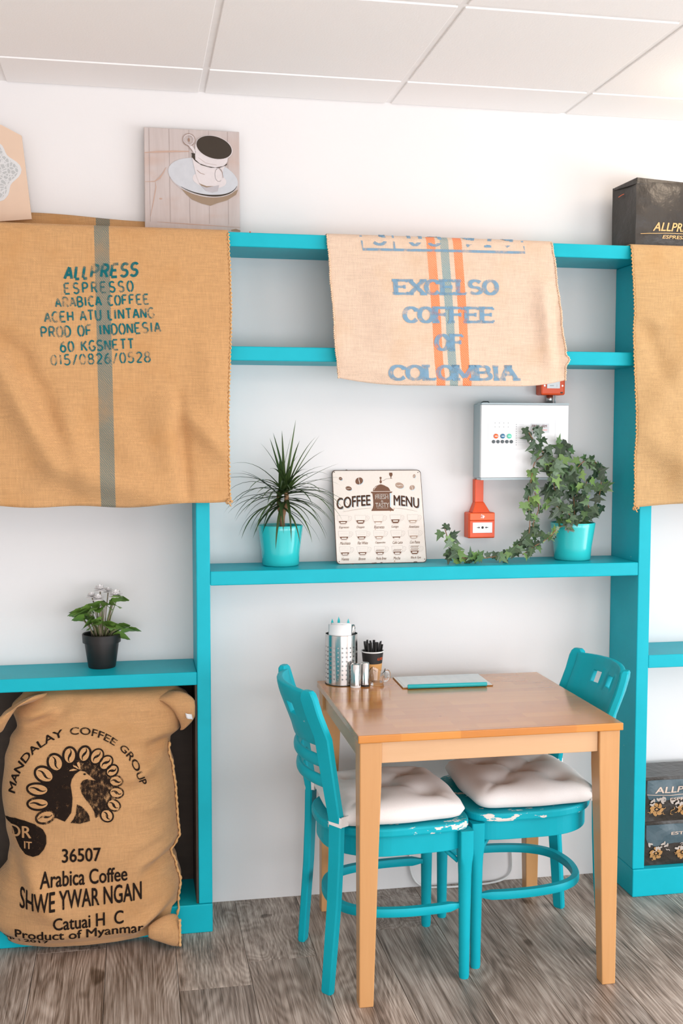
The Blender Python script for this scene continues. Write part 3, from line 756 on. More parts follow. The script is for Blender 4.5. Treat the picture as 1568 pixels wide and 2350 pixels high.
P = Print(); P.poly([cp(u, v) for u, v in ((890,825),(960,862),(1060,868),(1170,840),(1150,925),(1080,945),(990,925))]); L.append(('printed_cup_shadow', 'pr_mid', P))
P = Print(); P.poly([cp(u, v) for u, v in ((895,822),(1000,858),(1100,855),(1000,880),(930,860))]); L.append(('printed_foot_shadow', 'pr_shadow', P))
P = Print(); P.poly([cp(u, v) for u, v in ((797,440),(830,600),(865,740),(905,830),(1000,862),(1090,855),(1165,835),(1200,760),(1230,620),(1280,520),(1000,440))]); P.ring(*cp(1165,700), .013, .022, .0022); L.append(('printed_lower_cup', 'pr_cup', P))
P = Print(); P.poly([cp(u, v) for u, v in ((800,420),(845,425),(850,510),(910,560),(1010,590),(1120,605),(1230,580),(1280,540),(1275,565),(1180,605),(1060,610),(930,580),(850,530),(805,480))]); L.append(('printed_cup_gap', 'pr_dark', P))
P = Print(); P.poly([cp(u, v) for u, v in ((850,300),(848,420),(862,515),(930,560),(1040,590),(1150,592),(1240,565),(1285,520),(1290,470),(1340,420))]); P.ring(*cp(765,245), .0165, .0165, .004); P.stroke([cp(770,310), cp(820,370), cp(850,420)], .008); L.append(('printed_upper_cup', 'pr_cup', P))
P = Print(); P.ring(*cp(765,245), .0205, .0195, .0010); P.ring(*cp(765,245), .0145, .0140, .0009); P.ell(*cp(765,248), .003, .006); P.stroke([cp(690,285), cp(760,340), cp(815,400)], .0009); P.stroke([cp(870,650), cp(920,690), cp(975,705)], .0012); P.stroke([cp(1165,605),cp(1210,660),cp(1225,740)], .0012); P.stroke([cp(890,480),cp(990,550),cp(1140,572)], .0007); L.append(('printed_handle_line', 'pr_line', P))
P = Print(); P.poly(E(1108, 335, 252, 158, .22)); L.append(('printed_coffee_rim', 'pr_cup', P))
P = Print(); P.poly(E(1106, 333, 243, 150, .22)); L.append(('printed_coffee', 'pr_dark', P))
prt(L)

# tan board with a lace ornament, leaning at the left edge
lb = empty('lace_picture', (-.80, -.06, 2.178), 'pale tan board with a grey lace ornament leaning at the left edge', 'picture')
lb.rotation_euler = (0, RAD(-6.0), 0)
def LP(m): return m
bw, bh = .36, .305
brd = MB().add([(.165-bw,-.0,.0),(.165,0,.0),(.165,.010,bh-.055),(.165-.055,.0105,bh-.02),(.165-bw*.5,.012,bh+.01),(.165-bw,.010,bh-.055),
                (.165-bw,.012,0),(.165,.012,0),(.165,.022,bh-.055),(.165-.055,.0225,bh-.02),(.165-bw*.5,.024,bh+.01),(.165-bw,.022,bh-.055)],
                [(0,1,2,3,4,5),(11,10,9,8,7,6),(0,6,7,1),(1,7,8,2),(2,8,9,3),(3,9,10,4),(4,10,11,5),(5,11,6,0)])
brd.build('board', M['tan_board'], lb, origin=(0,0,0))
def lobed(s): return [((.016+s*(.105+.022*abs(cos(2*t))+.010*cos(8*t))*cos(t)), .150+s*(.118+.010*cos(8*t)+.012*cos(4*t))*sin(t)) for t in [2*pi*k/72 for k in range(72)]]
for nm, s_, mt, dy in (('lace_rim', 1.0, 'lace_rim', .0010), ('lace_field', .93, 'lace', .0016)):
    m = MB(); pts = lobed(s_); m.rings([[(x, z/bh*.010-dy, z) for x, z in pts], [(x, z/bh*.010+.001, z) for x, z in pts]]); m.build(nm, M[mt], lb, origin=(0,0,0))

# small orange stub
ob = MB().lathe([(.0030,0),(.0034,.002),(.0034,.020),(.0022,.030)], (.0, 0, 0), 12, True, True).build('orange_peg', M['orange'], None, True, origin=(0,0,0), sharp=40)
ob.location = (.027, -.06, ZT+.0003); setp(ob, 'tiny orange peg standing on the top shelf beside the canvas print', 'peg')

# black foil coffee bag on the top shelf
def foil_bag(name, A, B, C, Dp, z0, z1, bulge, label, group, seed):
    """A,B,C,Dp corners (front-left, front-right, back-right, back-left) in plan; softly crumpled box"""
    r = empty(name, ((A[0]+B[0]+C[0]+Dp[0])/4, (A[1]+C[1])/2, z0), label, 'bag', group)
    n = 12; per = []
    for p, q in ((A,B),(B,C),(C,Dp),(Dp,A)):
        for k in range(n): per.append((lerp(p[0],q[0],k/n), lerp(p[1],q[1],k/n), k/n, p, q))
    rings = []; nzs = 20
    for j in range(nzs+1):
        t = j/nzs; z = lerp(z0, z1, t); ring = []
        for x, y, k, p, q in per:
            nx, ny = (q[1]-p[1]), -(q[0]-p[0]); L_ = sqrt(nx*nx+ny*ny); nx /= L_; ny /= L_
            b = bulge*4*k*(1-k)*(sin(pi*min(1, t*.95+.05))**.6) + .004*nz(x*1.0+y, z, 22, seed)*(1 if 0 < j else 0)
            if L_ < .16: b = -abs(bulge)*.8*4*k*(1-k)*(t) + .5*b*(1-t)
            ring.append((x+nx*b, y+ny*b, z))
        rings.append(ring)
    m = MB().rings(rings, True); m.build('bag_body', M['foil'], r, True, sharp=50)
    return r
bg = foil_bag('coffee_bag', (1.262,-.190), (1.50,-.185), (1.49,-.075), (1.232,-.075), 2.1545, 2.360, .010, 'glossy black foil coffee bag standing on the top shelf at the right', 'foil coffee bags', 3.0)
m = MB().add([(1.232,-.077,2.352),(1.262,-.190,2.352),(1.50,-.186,2.352),(1.49,-.077,2.352),(1.236,-.080,2.362),(1.265,-.186,2.374),(1.50,-.180,2.362),(1.49,-.082,2.36)],[(0,1,2,3),(4,5,6,7),(0,1,5,4),(1,2,6,5),(2,3,7,6),(3,0,4,7)])
m.build('folded_top', M['foil'], bg, bevel=.002)
def bagfn(dy, A=(1.262,-.190), B=(1.50,-.185), bulge=.010, z0=2.1545, z1=2.360, seed=3.0):
    def fn(x, z):
        k = (x-A[0])/(B[0]-A[0]); t = (z-z0)/(z1-z0); y = lerp(A[1], B[1], k)
        b = bulge*4*k*(1-k)*(sin(pi*min(1, t*.95+.05))**.6) + .004*nz(x+y, z, 22, seed)
        return (x, y-b-dy, z)
    return fn
P = Print(); P.add(text2d('ALLPRESS', .02, 1.318, 1.470, 2.203, 2.231, .25)); P.add(text2d('ESPRESSO', .008, 1.352, 1.452, 2.180, 2.191, .25)); P.stroke([(1.278,2.194),(1.36,2.197),(1.46,2.198),(1.475,2.200)], .0018)
P.lay('gold_lettering', bagfn(.0022), M['gold'], bg, .012)
P = Print(); P.stroke([(.2,0),(.6,.35),(1,.5)], .12); P.v = [(1.236+.010*x, 2.325+.012*y) for x, y in P.v]
P.lay('orange_mark', lambda x, z: (x, -.098+(x-1.236)*-3.2-.003, z), M['orange2'], bg)

# ================================================================== PLANTS AND SIGN ON THE MIDDLE SHELF
ZB = 1.1284
def flower_pot(r, cx, cy, z, rb, rt_, h, mat):
    MB().lathe([(rb-.004,0),(rb,.004),(lerp(rb,rt_,.35)-.002,h*.35),(lerp(rb,rt_,.9),h*.88),(rt_,h-.002),(rt_-.001,h),(rt_-.004,h-.001),(lerp(rb,rt_,.85)-.006,h*.80),(rb,h*.5)], (cx,cy,z), 48).build('pot', mat, r, True, sharp=50)
    MB().lathe([(rt_-.010,h*.80),(rt_*.5,h*.82),(.002,h*.83)], (cx,cy,z), 24, False, True).build('soil', M['soil'], r, True)
dr = empty('dragon_tree', (.1175, -.084, ZB), 'spiky dragon tree in a turquoise pot left of the coffee menu sign', 'potted plant')
flower_pot(dr, .1175, -.084, ZB, .059, .0715, .129, M['pot_teal'])
MB().tube(spline([(.124,-.084,1.225),(.123,-.083,1.275),(.128,-.084,1.30),(.135,-.085,1.315),(.137,-.086,1.345),(.135,-.086,1.37)],4), [.0085]*8+[.0075]*13, 8).build('trunk', M['bark'], dr, True)
MB().tube(spline([(.1235,-.082,1.29),(.114,-.078,1.31),(.112,-.078,1.345),(.114,-.08,1.365)],4), .0065, 8).build('trunk', M['bark'], dr, True)
random.seed(11)
def strap_leaf(base, az, el, L, w, droop, nseg=9):
    """long arching leaf"""
    d = Vector((cos(az)*cos(el), sin(az)*cos(el), sin(el))); side = Vector((-sin(az), cos(az), 0)); p = Vector(base); V = []
    for i in range(nseg+1):
        t = i/nseg; ww = w*(1-t)**.75*min(1, .45+t*4)
        nrm = d.cross(side).normalized()
        V += [p - side*ww + nrm*ww*.35, p, p + side*ww + nrm*ww*.35]
        d = (d + Vector((0,0,-droop*(.25+t)/nseg))).normalized(); p = p + d*(L/nseg)
        if p.y > -.006: p.y = -.006
    F = []
    for i in range(nseg):
        a = i*3; F += [(a,a+1,a+4,a+3),(a+1,a+2,a+5,a+4)]
    m = MB(); m.add(V, F); return m
heads = [(.137,-.087,1.350), (.114,-.081,1.335)]
NL = 66
for k in range(NL):
    hd = heads[0 if k % 3 else 1]; t = k/NL
    az = k*2.39996 + rnd(-.25,.25); el = lerp(1.35, -.35, t**.62) + rnd(-.15,.15)
    if sin(az) > .25: az = -az
    L = rnd(.165,.240)*(1.0 if t > .2 else .82); dp = lerp(.25, 2.6, t**.55)*rnd(.75,1.3)
    if t > .45: az = math.atan2(sin(az)*.42, cos(az))
    if t > .6: L *= .85
    b = Vector(hd) + Vector((rnd(-.007,.007), rnd(-.007,.007), .030-.055*t))
    strap_leaf(b, az, el, L, rnd(.0055,.0085), dp).build('leaf', M['dracaena'], dr, True, recalc=False)
for az, el, L, dp in ((1.5*pi+1.05,1.05,.205,.30),(-.10,.62,.185,.45),(-.22,.48,.175,.7),(pi+.15,.95,.20,1.9),(pi+.10,.60,.20,2.2),(pi+.3,.40,.205,2.2),(1.5*pi-.35,1.38,.19,.15),(1.5*pi+.5,1.33,.225,.10),(pi+.9,1.15,.185,.4),(-.3,.2,.17,1.8),(-.15,.35,.18,2.2),(pi+.25,.2,.19,2.4)):
    strap_leaf((.131,-.088,1.358), az, el, L*1.08, .0072, dp).build('leaf', M['dracaena'], dr, True, recalc=False)

# tin coffee menu leaning against the wall
sg = empty('coffee_menu_sign', (.446, -.100, ZB), 'square cream tin sign with a brown coffee menu leaning on the wall', 'sign')
sw, shh = .300, .312; ta = RAD(16.5)
def sgp(x, z, d=0):  # x -sw/2..sw/2, z 0..shh, d out of the face
    return (.446 + x, -.100 + z*sin(ta) - d*cos(ta), ZB + .0008 + z*cos(ta) + d*sin(ta)*0 - d*sin(ta)*-1*0)
def rrect(w, h, r, n=5):
    out = []
    for cx_, cz_, a in ((w/2-r, r, -90), (w/2-r, h-r, 0), (-w/2+r, h-r, 90), (-w/2+r, r, 180)):
        for k in range(n+1): t = RAD(a+90*k/n); out.append((cx_+r*cos(t), cz_+r*sin(t)))
    return out
o_ = rrect(sw, shh, .012)
MB().rings([[sgp(x, z, 0) for x, z in o_], [sgp(x, z, .0035) for x, z in o_]]).build('plate_rim', M['tin_edge'], sg)
i_ = [(x*.988, shh/2+(z-shh/2)*.988) for x, z in o_]
MB().rings([[sgp(x, z, .003) for x, z in i_], [sgp(x, z, .0046) for x, z in i_]]).build('plate_face', M['tin'], sg, bevel=.0008)
def gp(u, v):  # crop pixels of the sign face -> plate coordinates
    # corners: (85,90) (1400,95) (1465,1420) (115,1435)
    t = (v-92)/(1428-92); xl = lerp(85, 115, t); xr = lerp(1402, 1465, t)
    return (lerp(-sw/2, sw/2, (u-xl)/(xr-xl)), lerp(shh, 0, t))
def sfn(d): return lambda x, z: sgp(x, z, .0046+d)
def G(pts): return [gp(u, v) for u, v in pts]
def gtext(P, s, b, u0, u1, v0, v1, sh=0):
    a = gp(u0, v1); c = gp(u1, v0); P.add(text2d(s, b, a[0], c[0], a[1], c[1], sh))
PX = sw/1330.0
def part(name, mat, d, draw, parent=None):
    P = Print(); draw(P); return P.lay(name, sfn(d), M[mat], parent or sg)
beans = [(210,213,27,23,-.6),(482,248,60,50,.6),(325,355,46,31,-.25),(1080,318,64,44,-.25),(1268,350,42,35,.55),(1303,182,20,28,-.2)]
for i, (u, v, ru, rv, rot) in enumerate(beans):
    c = gp(u, v); b = part('printed_bean', 'brown_print' if i < 3 else 'brown_pale', .0006, lambda P: P.ell(c[0], c[1], ru*PX, rv*PX, rot, 22))
    c2 = gp(u+7, v+8); part('bean_shade', 'blue_shade', .0003, lambda P: P.ell(c2[0], c2[1], ru*PX, rv*PX, rot, 22), b)
    w_ = .19*rv*PX; ro = rot+(.9 if rot > 0 else 0)
    part('bean_crease', 'tin', .0009, lambda P: P.stroke([(c[0]+(t*ru*PX*.85)*cos(ro) - .16*rv*PX*sin(3.1*t)*sin(ro), c[1]+(t*ru*PX*.85)*sin(ro) + .22*rv*PX*sin(3.1*t)) for t in [-1+k/6 for k in range(13)]], w_, w_*.35), b)
gr = part('printed_grinder', 'brown_print', .0006, lambda P: P.poly(G([(650,405),(970,405),(960,425),(945,430),(935,520),(930,600),(945,640),(985,672),(985,682),(652,682),(652,672),(672,640),(682,600),(682,520),(672,430),(655,425)])))
part('grinder_dome', 'brown_print', .0006, lambda P: P.poly(G([(680,398),(690,360),(725,325),(775,305),(800,298),(825,305),(885,325),(920,355),(942,398)])), gr)
part('grinder_knob', 'brown_print', .0006, lambda P: P.poly(G([(783,200),(800,188),(817,200),(812,218),(806,225),(812,250),(820,262),(808,285),(793,285),(780,262),(790,250),(795,225),(788,218)])), gr)
part('grinder_crank', 'brown_print', .0006, lambda P: (P.stroke(G([(820,245),(850,243),(880,222),(958,213)]), .0008), P.poly(G([(930,130),(975,130),(980,165),(965,185),(958,205),(975,215),(940,215),(952,205),(945,185),(928,165)]))), gr)
part('grinder_shade', 'blue_shade', .0008, lambda P: P.poly(G([(928,430),(955,425),(945,530),(942,630),(928,630),(930,530)])), gr)
part('grinder_gleam', 'tin', .0009, lambda P: (P.stroke(G([(695,385),(715,345),(745,328)]), .0022, .0006)), gr)
part('grinder_gleam', 'tin', .0009, lambda P: (P.stroke(G([(860,318),(895,335)]), .0028, .001)), gr)
for wd, a_ in (('FRESH',(714,905,448,514)),('&',(795,832,527,560)),('TASTY',(714,915,565,632))):
    part('printed_word', 'tin', .0010, lambda P: gtext(P, wd, .006, *a_), gr)
for yy in (439, 643): part('printed_rule', 'tin', .0010, lambda P: P.stroke(G([(735,yy),(900,yy)]), .0006), gr)
def arcword(P, s, u0, u1, vl, vr, h0, h1, du=0, dv=0, curve=0):
    v, f = text2d(s, .016, 0, 1, 0, 1); out = []
    for x, y in v:
        uu = lerp(u0, u1, x); base = lerp(vl, vr, x) - curve*4*x*(1-x); hh = lerp(h0, h1, x)
        out.append(gp(uu+du, base-hh*y+dv))
    P.add((out, f))
for wd, a_ in (('COFFEE',(140,640,660,602,165,155)),('MENU',(985,1365,605,655,150,150))):
    w_ = part('printed_word', 'brown_print', .0006, lambda P: arcword(P, wd, *a_, 0, 0, 8)); part('word_shade', 'blue_shade', .0003, lambda P: arcword(P, wd, *a_, 10, 8, 8), w_)
part('printed_rule', 'brown_print', .0006, lambda P: P.stroke(G([(230,690),(400,662),(560,645),(660,640)]), .0008, .0004)); part('printed_rule', 'brown_print', .0006, lambda P: P.stroke(G([(975,642),(1100,652),(1220,672),(1335,695)]), .0008, .0004))
fills = [.42,.5,.32,.55,.42,.42,.42,.42,.32,.42,.42,.42,.4,.4,.5]
hat = [0]*12+[1,1,2]
for k in range(15):
    rI, cI = divmod(k, 5); u = 145+cI*260+rI*8 - (2 if cI else 0); v = 742 + rI*222; wq = 165
    body = [(u,v),(u+8,v+70),(u+30,v+112),(u+52,v+134),(u+112,v+134),(u+136,v+112),(u+158,v+70),(u+wq,v)]
    def outline_(P):
        P.stroke(G(body+[body[0]]), .0008)
        P.stroke(G([(u+158,v+22),(u+185,v+8),(u+212,v+20),(u+212,v+50),(u+190,v+78),(u+148,v+90)]), .0009); P.stroke(G([(u+163,v+38),(u+185,v+28),(u+195,v+42),(u+180,v+62),(u+155,v+74)]), .0006)
        for q in range(2 if 5 <= k < 15 else 0): P.stroke(G([(u+25,v+28+q*22),(u+wq-25,v+28+q*22)]), .0005)
    cu_ = part('printed_cup', 'line_print', .0004, outline_)
    ft = fills[k]; vt = v+120-ft*100; a = 16 + (1-ft)*10
    part('coffee_fill', 'brown_print' if k % 5 in (0,1,3) or k > 10 else 'brown_pale', .0006, lambda P: P.poly(G([(u+a-2,vt),(u+wq-a+2,vt),(u+wq-30,v+100),(u+wq-48,v+120),(u+48,v+120),(u+30,v+100)])), cu_)
    part('fill_label', 'tin', .0009, lambda P: P.poly(G([(u+45,vt+14),(u+wq-45,vt+14),(u+wq-47,vt+32),(u+47,vt+32)])), cu_)
    for q in range(hat[k]):
        y0 = vt - 34 - 36*q
        part('hatched_layer', 'brown_print', .0006, lambda P: [P.stroke(G([(u+24+e*20,y0+26),(u+42+e*20,y0)]), .0014) for e in range(6)], cu_)
    part('cup_name', 'brown_pale', .0005, lambda P: gtext(P, CUPS[k], 0.0, u+20, u+20+min(150, 14*len(CUPS[k])+30), v+150, v+192, .25), cu_)
for u, v in ((122,120),(1360,130),(155,1392),(1432,1380)):
    c = gp(u, v); q = sgp(c[0], c[1], .0048); MB().tube([q, (q[0], q[1]-.0008, q[2])], .0016, 8).build('nail_hole', M['tin_edge'], sg)
for u, v, a in ((355,1428,14),(655,1424,34),(690,1422,26),(780,1420,20),(92,395,10),(300,92,16),(1290,1418,30)):
    c = gp(u, v); P = Print(); P.ell(c[0], c[1], a*PX, 9*PX, 0, 10); P.lay('rust_chip', sfn(.0004), M['tin_edge'], sg)

# fire alarm panel on the wall
pn = empty('fire_alarm_control_box', (.927, 0, 1.40), 'white fire alarm control panel box on the wall behind the ivy', 'alarm panel')
MB().box(.782, 1.082, -.088, -.0005, 1.402, 1.646).build('case', M['grey'], pn, bevel=.002)
MB().box(.776, 1.078, -.104, -.0885, 1.404, 1.643).build('door', M['white'], pn, bevel=.002)
MB().box(.776, 1.079, -.106, -.060, 1.6435, 1.6495).build('top_lip', M['grey'], pn, bevel=.001)
MB().box(.776, 1.079, -.106, -.060, 1.3965, 1.4035).build('bottom_lip', M['grey'], pn, bevel=.001)
pf = lambda d: (lambda x, z: (x, -.104-d, z))
P = Print(); x0_, x1_, z0_, z1_ = .800, 1.031, 1.498, 1.592
for a, b in (((x0_,z0_),(x1_,z0_)),((x1_,z0_),(x1_,z1_)),((x1_,z1_),(x0_,z1_)),((x0_,z1_),(x0_,z0_))): P.stroke([a, b], .0008)
for j in range(10): P.stroke([(.903,1.512+j*.0074),(.922+.008*(j % 3),1.512+j*.0074)], .0011)
for j in range(2):
    for k in range(4): P.stroke([(.818+k*.015,1.566+j*.013),(.828+k*.015,1.566+j*.013)], .0010)
P.stroke([(.815,1.588),(.855,1.588)], .001); P.lay('faint_print', pf(.0004), M['print_fine'], pn)
P = Print()
for j in range(10): P.ell(.8965, 1.512+j*.0074, .0016, .0010, 0, 8)
for j in range(2):
    for k in range(4): P.ell(.823+k*.015, 1.5705+j*.013, .0014, .0011, 0, 8)
P.lay('indicator', pf(.0005), M['btn_dark'], pn)
P = Print(); P.poly([(.946,1.552),(1.010,1.552),(1.010,1.582),(.946,1.582)]); P.lay('display', pf(.0004), M['print_fine'], pn)
P = Print(); P.add(text2d('FIRE ALARM', .02, .950, 1.002, 1.569, 1.578)); P.stroke([(.950,1.561),(1.003,1.561)], .003); P.lay('red_lettering', pf(.0007), M['print_red'], pn)
for x, mt in ((.8265,'orange2'),(.8495,'btn_blue'),(.872,'btn_green')):
    b = MB().rings([[(x+.0078*cos(t)*s_, y, 1.5405+.0078*sin(t)*s_) for t in [2*pi*k/20 for k in range(20)]] for y, s_ in ((-.104,1),(-.1072,1),(-.1082,.8))]).build('button', M[mt], pn, True, sharp=40)
    P = Print(); P.stroke([(x-.005,1.5405),(x+.005,1.5405)], .002); P.lay('button_label', pf(.0046), M['white'], b)
for k in range(5):
    x = .8185+k*.0152
    MB().rings([[(x+.0056*cos(t)*s_, y, 1.5225+.0056*sin(t)*s_) for t in [2*pi*q/16 for q in range(16)]] for y, s_ in ((-.104,1),(-.1066,1),(-.1074,.75))]).build('button', M['btn_dark'], pn, True, sharp=40)
for xk, zk in ((1.046,1.5225),(.9485,1.5235)):
    lk = MB().rings([[(xk+r_*cos(t), y, zk+r_*sin(t)) for t in [2*pi*k/20 for k in range(20)]] for y, r_ in ((-.104,.009),(-.107,.009),(-.1085,.0065),(-.1075,.005))]).build('lock', M['steel'], pn, True, sharp=40)
    MB().box(xk-.0008, xk+.0008, -.1086, -.1074, zk-.003, zk+.003).build('keyhole', M['black'], lk)
MB().tube([(.792,-.05,1.6505),(.800,-.05,1.6545),(.816,-.05,1.6545),(.822,-.05,1.6495)], .0016, 6).build('cable_loop', M['black'], pn, True)

# red call point with its duct
cp_ = empty('fire_call_point', (.795, 0, 1.20), 'orange-red fire alarm call point below the white alarm panel', 'fire alarm')
MB().box(.781, .811, -.028, -.0005, 1.319, 1.3962).build('duct', M['orange'], cp_, bevel=.002)
MB().rings([[(.782,-.03,1.320),(.812,-.03,1.320),(.812,-.0005,1.320),(.782,-.0005,1.320)],[(.768,-.044,1.286),(.830,-.044,1.286),(.830,-.0005,1.286),(.768,-.0005,1.286)]]).build('duct_flare', M['orange'], cp_, bevel=.0015)
MB().box(.752, .845, -.050, -.0005, 1.200, 1.2862).build('case', M['orange'], cp_, bevel=.004)
MB().box(.7555, .8415, -.0560, -.0503, 1.2605, 1.2845).build('upper_cover', M['orange2'], cp_, bevel=.002)
MB().box(.7555, .8415, -.0545, -.0503, 1.203, 1.2595).build('lower_cover', M['orange'], cp_, bevel=.002)
gpn = MB().box(.7655, .8335, -.0562, -.0546, 1.2185, 1.2535).build('press_plate', M['white'], cp_, bevel=.001)
P = Print(); P.ell(.7995, 1.2365, .0042, .0042); zc = 1.2365
for s_ in (-1, 1):
    xs_ = .7995 + s_*.0085
    P.stroke([(xs_+s_*.011, zc), (xs_+s_*.004, zc)], .0022); P.poly([(xs_, zc), (xs_+s_*.005, zc+.0036), (xs_+s_*.005, zc-.0036)])
P.lay('arrow_mark', lambda x, z: (x, -.0566, z), M['black'], gpn)
P = Print(); P.ring(.8, 1.2725, .0065, .0055, .0016, 0, 8, RAD(-20), RAD(200)); P.poly([(.7935,1.268),(.7965,1.268),(.7965,1.276),(.7935,1.276)]); P.poly([(.799,1.2675),(.8035,1.2675),(.805,1.272),(.802,1.2765),(.799,1.273)]); P.poly([(.7945,1.2785),(.797,1.2785),(.797,1.281),(.7945,1.281)])
P.lay('house_mark', lambda x, z: (x, -.0564, z), M['white'], cp_)

# second red box under the pale sack, grey conduit down to the panel
fb = empty('alarm_isolator', (1.043, 0, 1.66), 'orange-red switch box half hidden by the pale sack, above the panel', 'fire alarm')
MB().box(1.000, 1.086, -.052, -.0005, 1.678, 1.764).build('case', M['orange'], fb, bevel=.006)
wp = MB().box(1.020, 1.066, -.0545, -.0523, 1.700, 1.738).build('white_plate', M['white'], fb, bevel=.001)
P = Print(); P.stroke([(1.030,1.709),(1.044,1.709)], .003); P.stroke([(1.055,1.705),(1.055,1.713)], .0012); P.lay('faint_print', lambda x, z: (x, -.0549, z), M['print_grey'], wp)
for x in (1.012, 1.075): MB().tube([(x,-.0521,1.709),(x,-.0535,1.709)], .0032, 10).build('screw', M['steel'], fb)
P = Print(); P.stroke([(1.068,1.686),(1.077,1.686)], .005); P.lay('small_label', lambda x, z: (x, -.0526, z), M['tin_edge'], fb)
MB().tube([(1.043,-.020,1.6495),(1.043,-.020,1.679)], .0115, 16).build('conduit', M['steel'], fb, True)
MB().tube([(1.058,-.030,1.6495),(1.058,-.030,1.679)], .0028, 8).build('cable', M['grey'], fb, True)

# ivy in a turquoise pot
iv = empty('potted_ivy', (1.102, -.095, ZB), 'trailing ivy in a turquoise pot beside the right post', 'potted plant')
flower_pot(iv, 1.102, -.095, ZB, .060, .0745, .125, M['pot_teal'])
def W2(u, v, y=-.12):  # plan of the vines was drawn on the picture plane y=-.12
    return ((1.027 + (u-1273)*(.149/97)), y, 1.250 - (v-1203)*.00146)
random.seed(21)
vines = [  # (points, leaves, spread, size)
 ([(1325,1200,-.10),(1315,1120,-.11),(1290,1075,-.11),(1250,1045,-.12),(1222,1015,-.13),(1208,992,-.13)], 34, 16, 1.1),
 ([(1245,1048,-.12),(1222,1062,-.14),(1212,1100,-.15),(1206,1150,-.15),(1210,1195,-.15),(1205,1230,-.15),(1180,1252,-.15),(1150,1268,-.15),(1110,1275,-.15),(1070,1275,-.15),(1040,1262,-.15),(1032,1240,-.15),(1022,1200,-.14)], 76, 15, 1.02),
 ([(1225,1130,-.13),(1232,1165,-.14),(1220,1205,-.14),(1240,1225,-.14)], 14, 13, .85),
 ([(1330,1200,-.08),(1328,1140,-.10),(1310,1090,-.11),(1295,1050,-.11),(1288,1020,-.11)], 34, 18, 1.25),
 ([(1345,1200,-.08),(1372,1165,-.09),(1384,1120,-.10),(1378,1075,-.10),(1352,1056,-.11),(1325,1078,-.11),(1318,1110,-.11)], 46, 13, 1.05),
 ([(1305,1200,-.12),(1275,1150,-.14),(1262,1100,-.15),(1268,1065,-.15)], 34, 17, 1.25),
 ([(1295,1202,-.15),(1268,1210,-.17),(1248,1230,-.17),(1215,1250,-.17),(1190,1268,-.17)], 24, 11, .8),
 ([(1310,1200,-.14),(1295,1180,-.17),(1275,1172,-.18),(1262,1160,-.18)], 14, 12, 1.05),
 ([(1330,1202,-.12),(1345,1170,-.14),(1335,1130,-.14),(1345,1100,-.13)], 18, 13, .95),
]
ivmesh = None
def ivy_leaf_mesh():
    pts = [(0,0),(-.20,-.10),(-.42,.00),(-.30,.22),(-.46,.46),(-.19,.46),(0,1.05),(.19,.46),(.46,.46),(.30,.22),(.42,.00),(.20,-.10)]
    m = MB(); V = [(x, y, .10*abs(x)-.10*y*y) for x, y in pts] + [(0,.30,.0)]
    n = len(pts); m.add(V, [(i, (i+1) % n, n) for i in range(n)])
    me = bpy.data.meshes.new('ivy_leaf'); me.from_pydata(m.v, [], m.f); me.materials.append(M['ivy'])
    me.polygons.foreach_set('use_smooth', [True]*len(me.polygons)); return me
ivmesh = ivy_leaf_mesh(); nl = 0
for pts, cnt, spread, size in vines:
    cur = spline([W2(u, v, y) for u, v, y in pts], 8)
    for p in cur:
        if p.z < ZB+.006: p.z = ZB+.006
    MB().tube(cur, .0017, 5).build('vine', M['bark'], iv, True)
    for k in range(cnt):
        t = (k+rnd(0,.8))/cnt; p = cur[min(int(t*(len(cur)-1)), len(cur)-1)]
        off = Vector((rnd(-1,1)*spread*.00145, rnd(-.022,.012), rnd(-1,1)*spread*.00145)); q = p + off
        s_ = rnd(.027,.043)*size
        if q.z < ZB+.016: q.z = ZB+rnd(.016,.03)
        if q.y > -.012: q.y = -.012
        if q.x < 1.085 and q.x > .74 and q.z > 1.385 and q.y > -.122: q.y = -.122-rnd(0,.02)
        o = bpy.data.objects.new('leaf', ivmesh); COL.objects.link(o); o.parent = iv; o.location = q - Vector(iv.location)
        o.rotation_euler = (RAD(90)+rnd(-.75,.55), rnd(-.5,.5), 0); o.rotation_mode = 'XYZ'
        # leaves face the room, tips pointing down or outward
        ang = pi + rnd(-1.5,1.5) if rnd(0,1) < .8 else rnd(-1.6,1.6)
        o.rotation_mode = 'QUATERNION'
        qn = Matrix.Rotation(rnd(-.65,.65), 3, 'Z') @ Matrix.Rotation(RAD(90)+rnd(-.75,.35), 3, 'X') @ Matrix.Rotation(ang, 3, 'Z')
        o.rotation_quaternion = qn.to_quaternion(); o.scale = (s_*rnd(.85,1.1), s_, s_)
        nl += 1

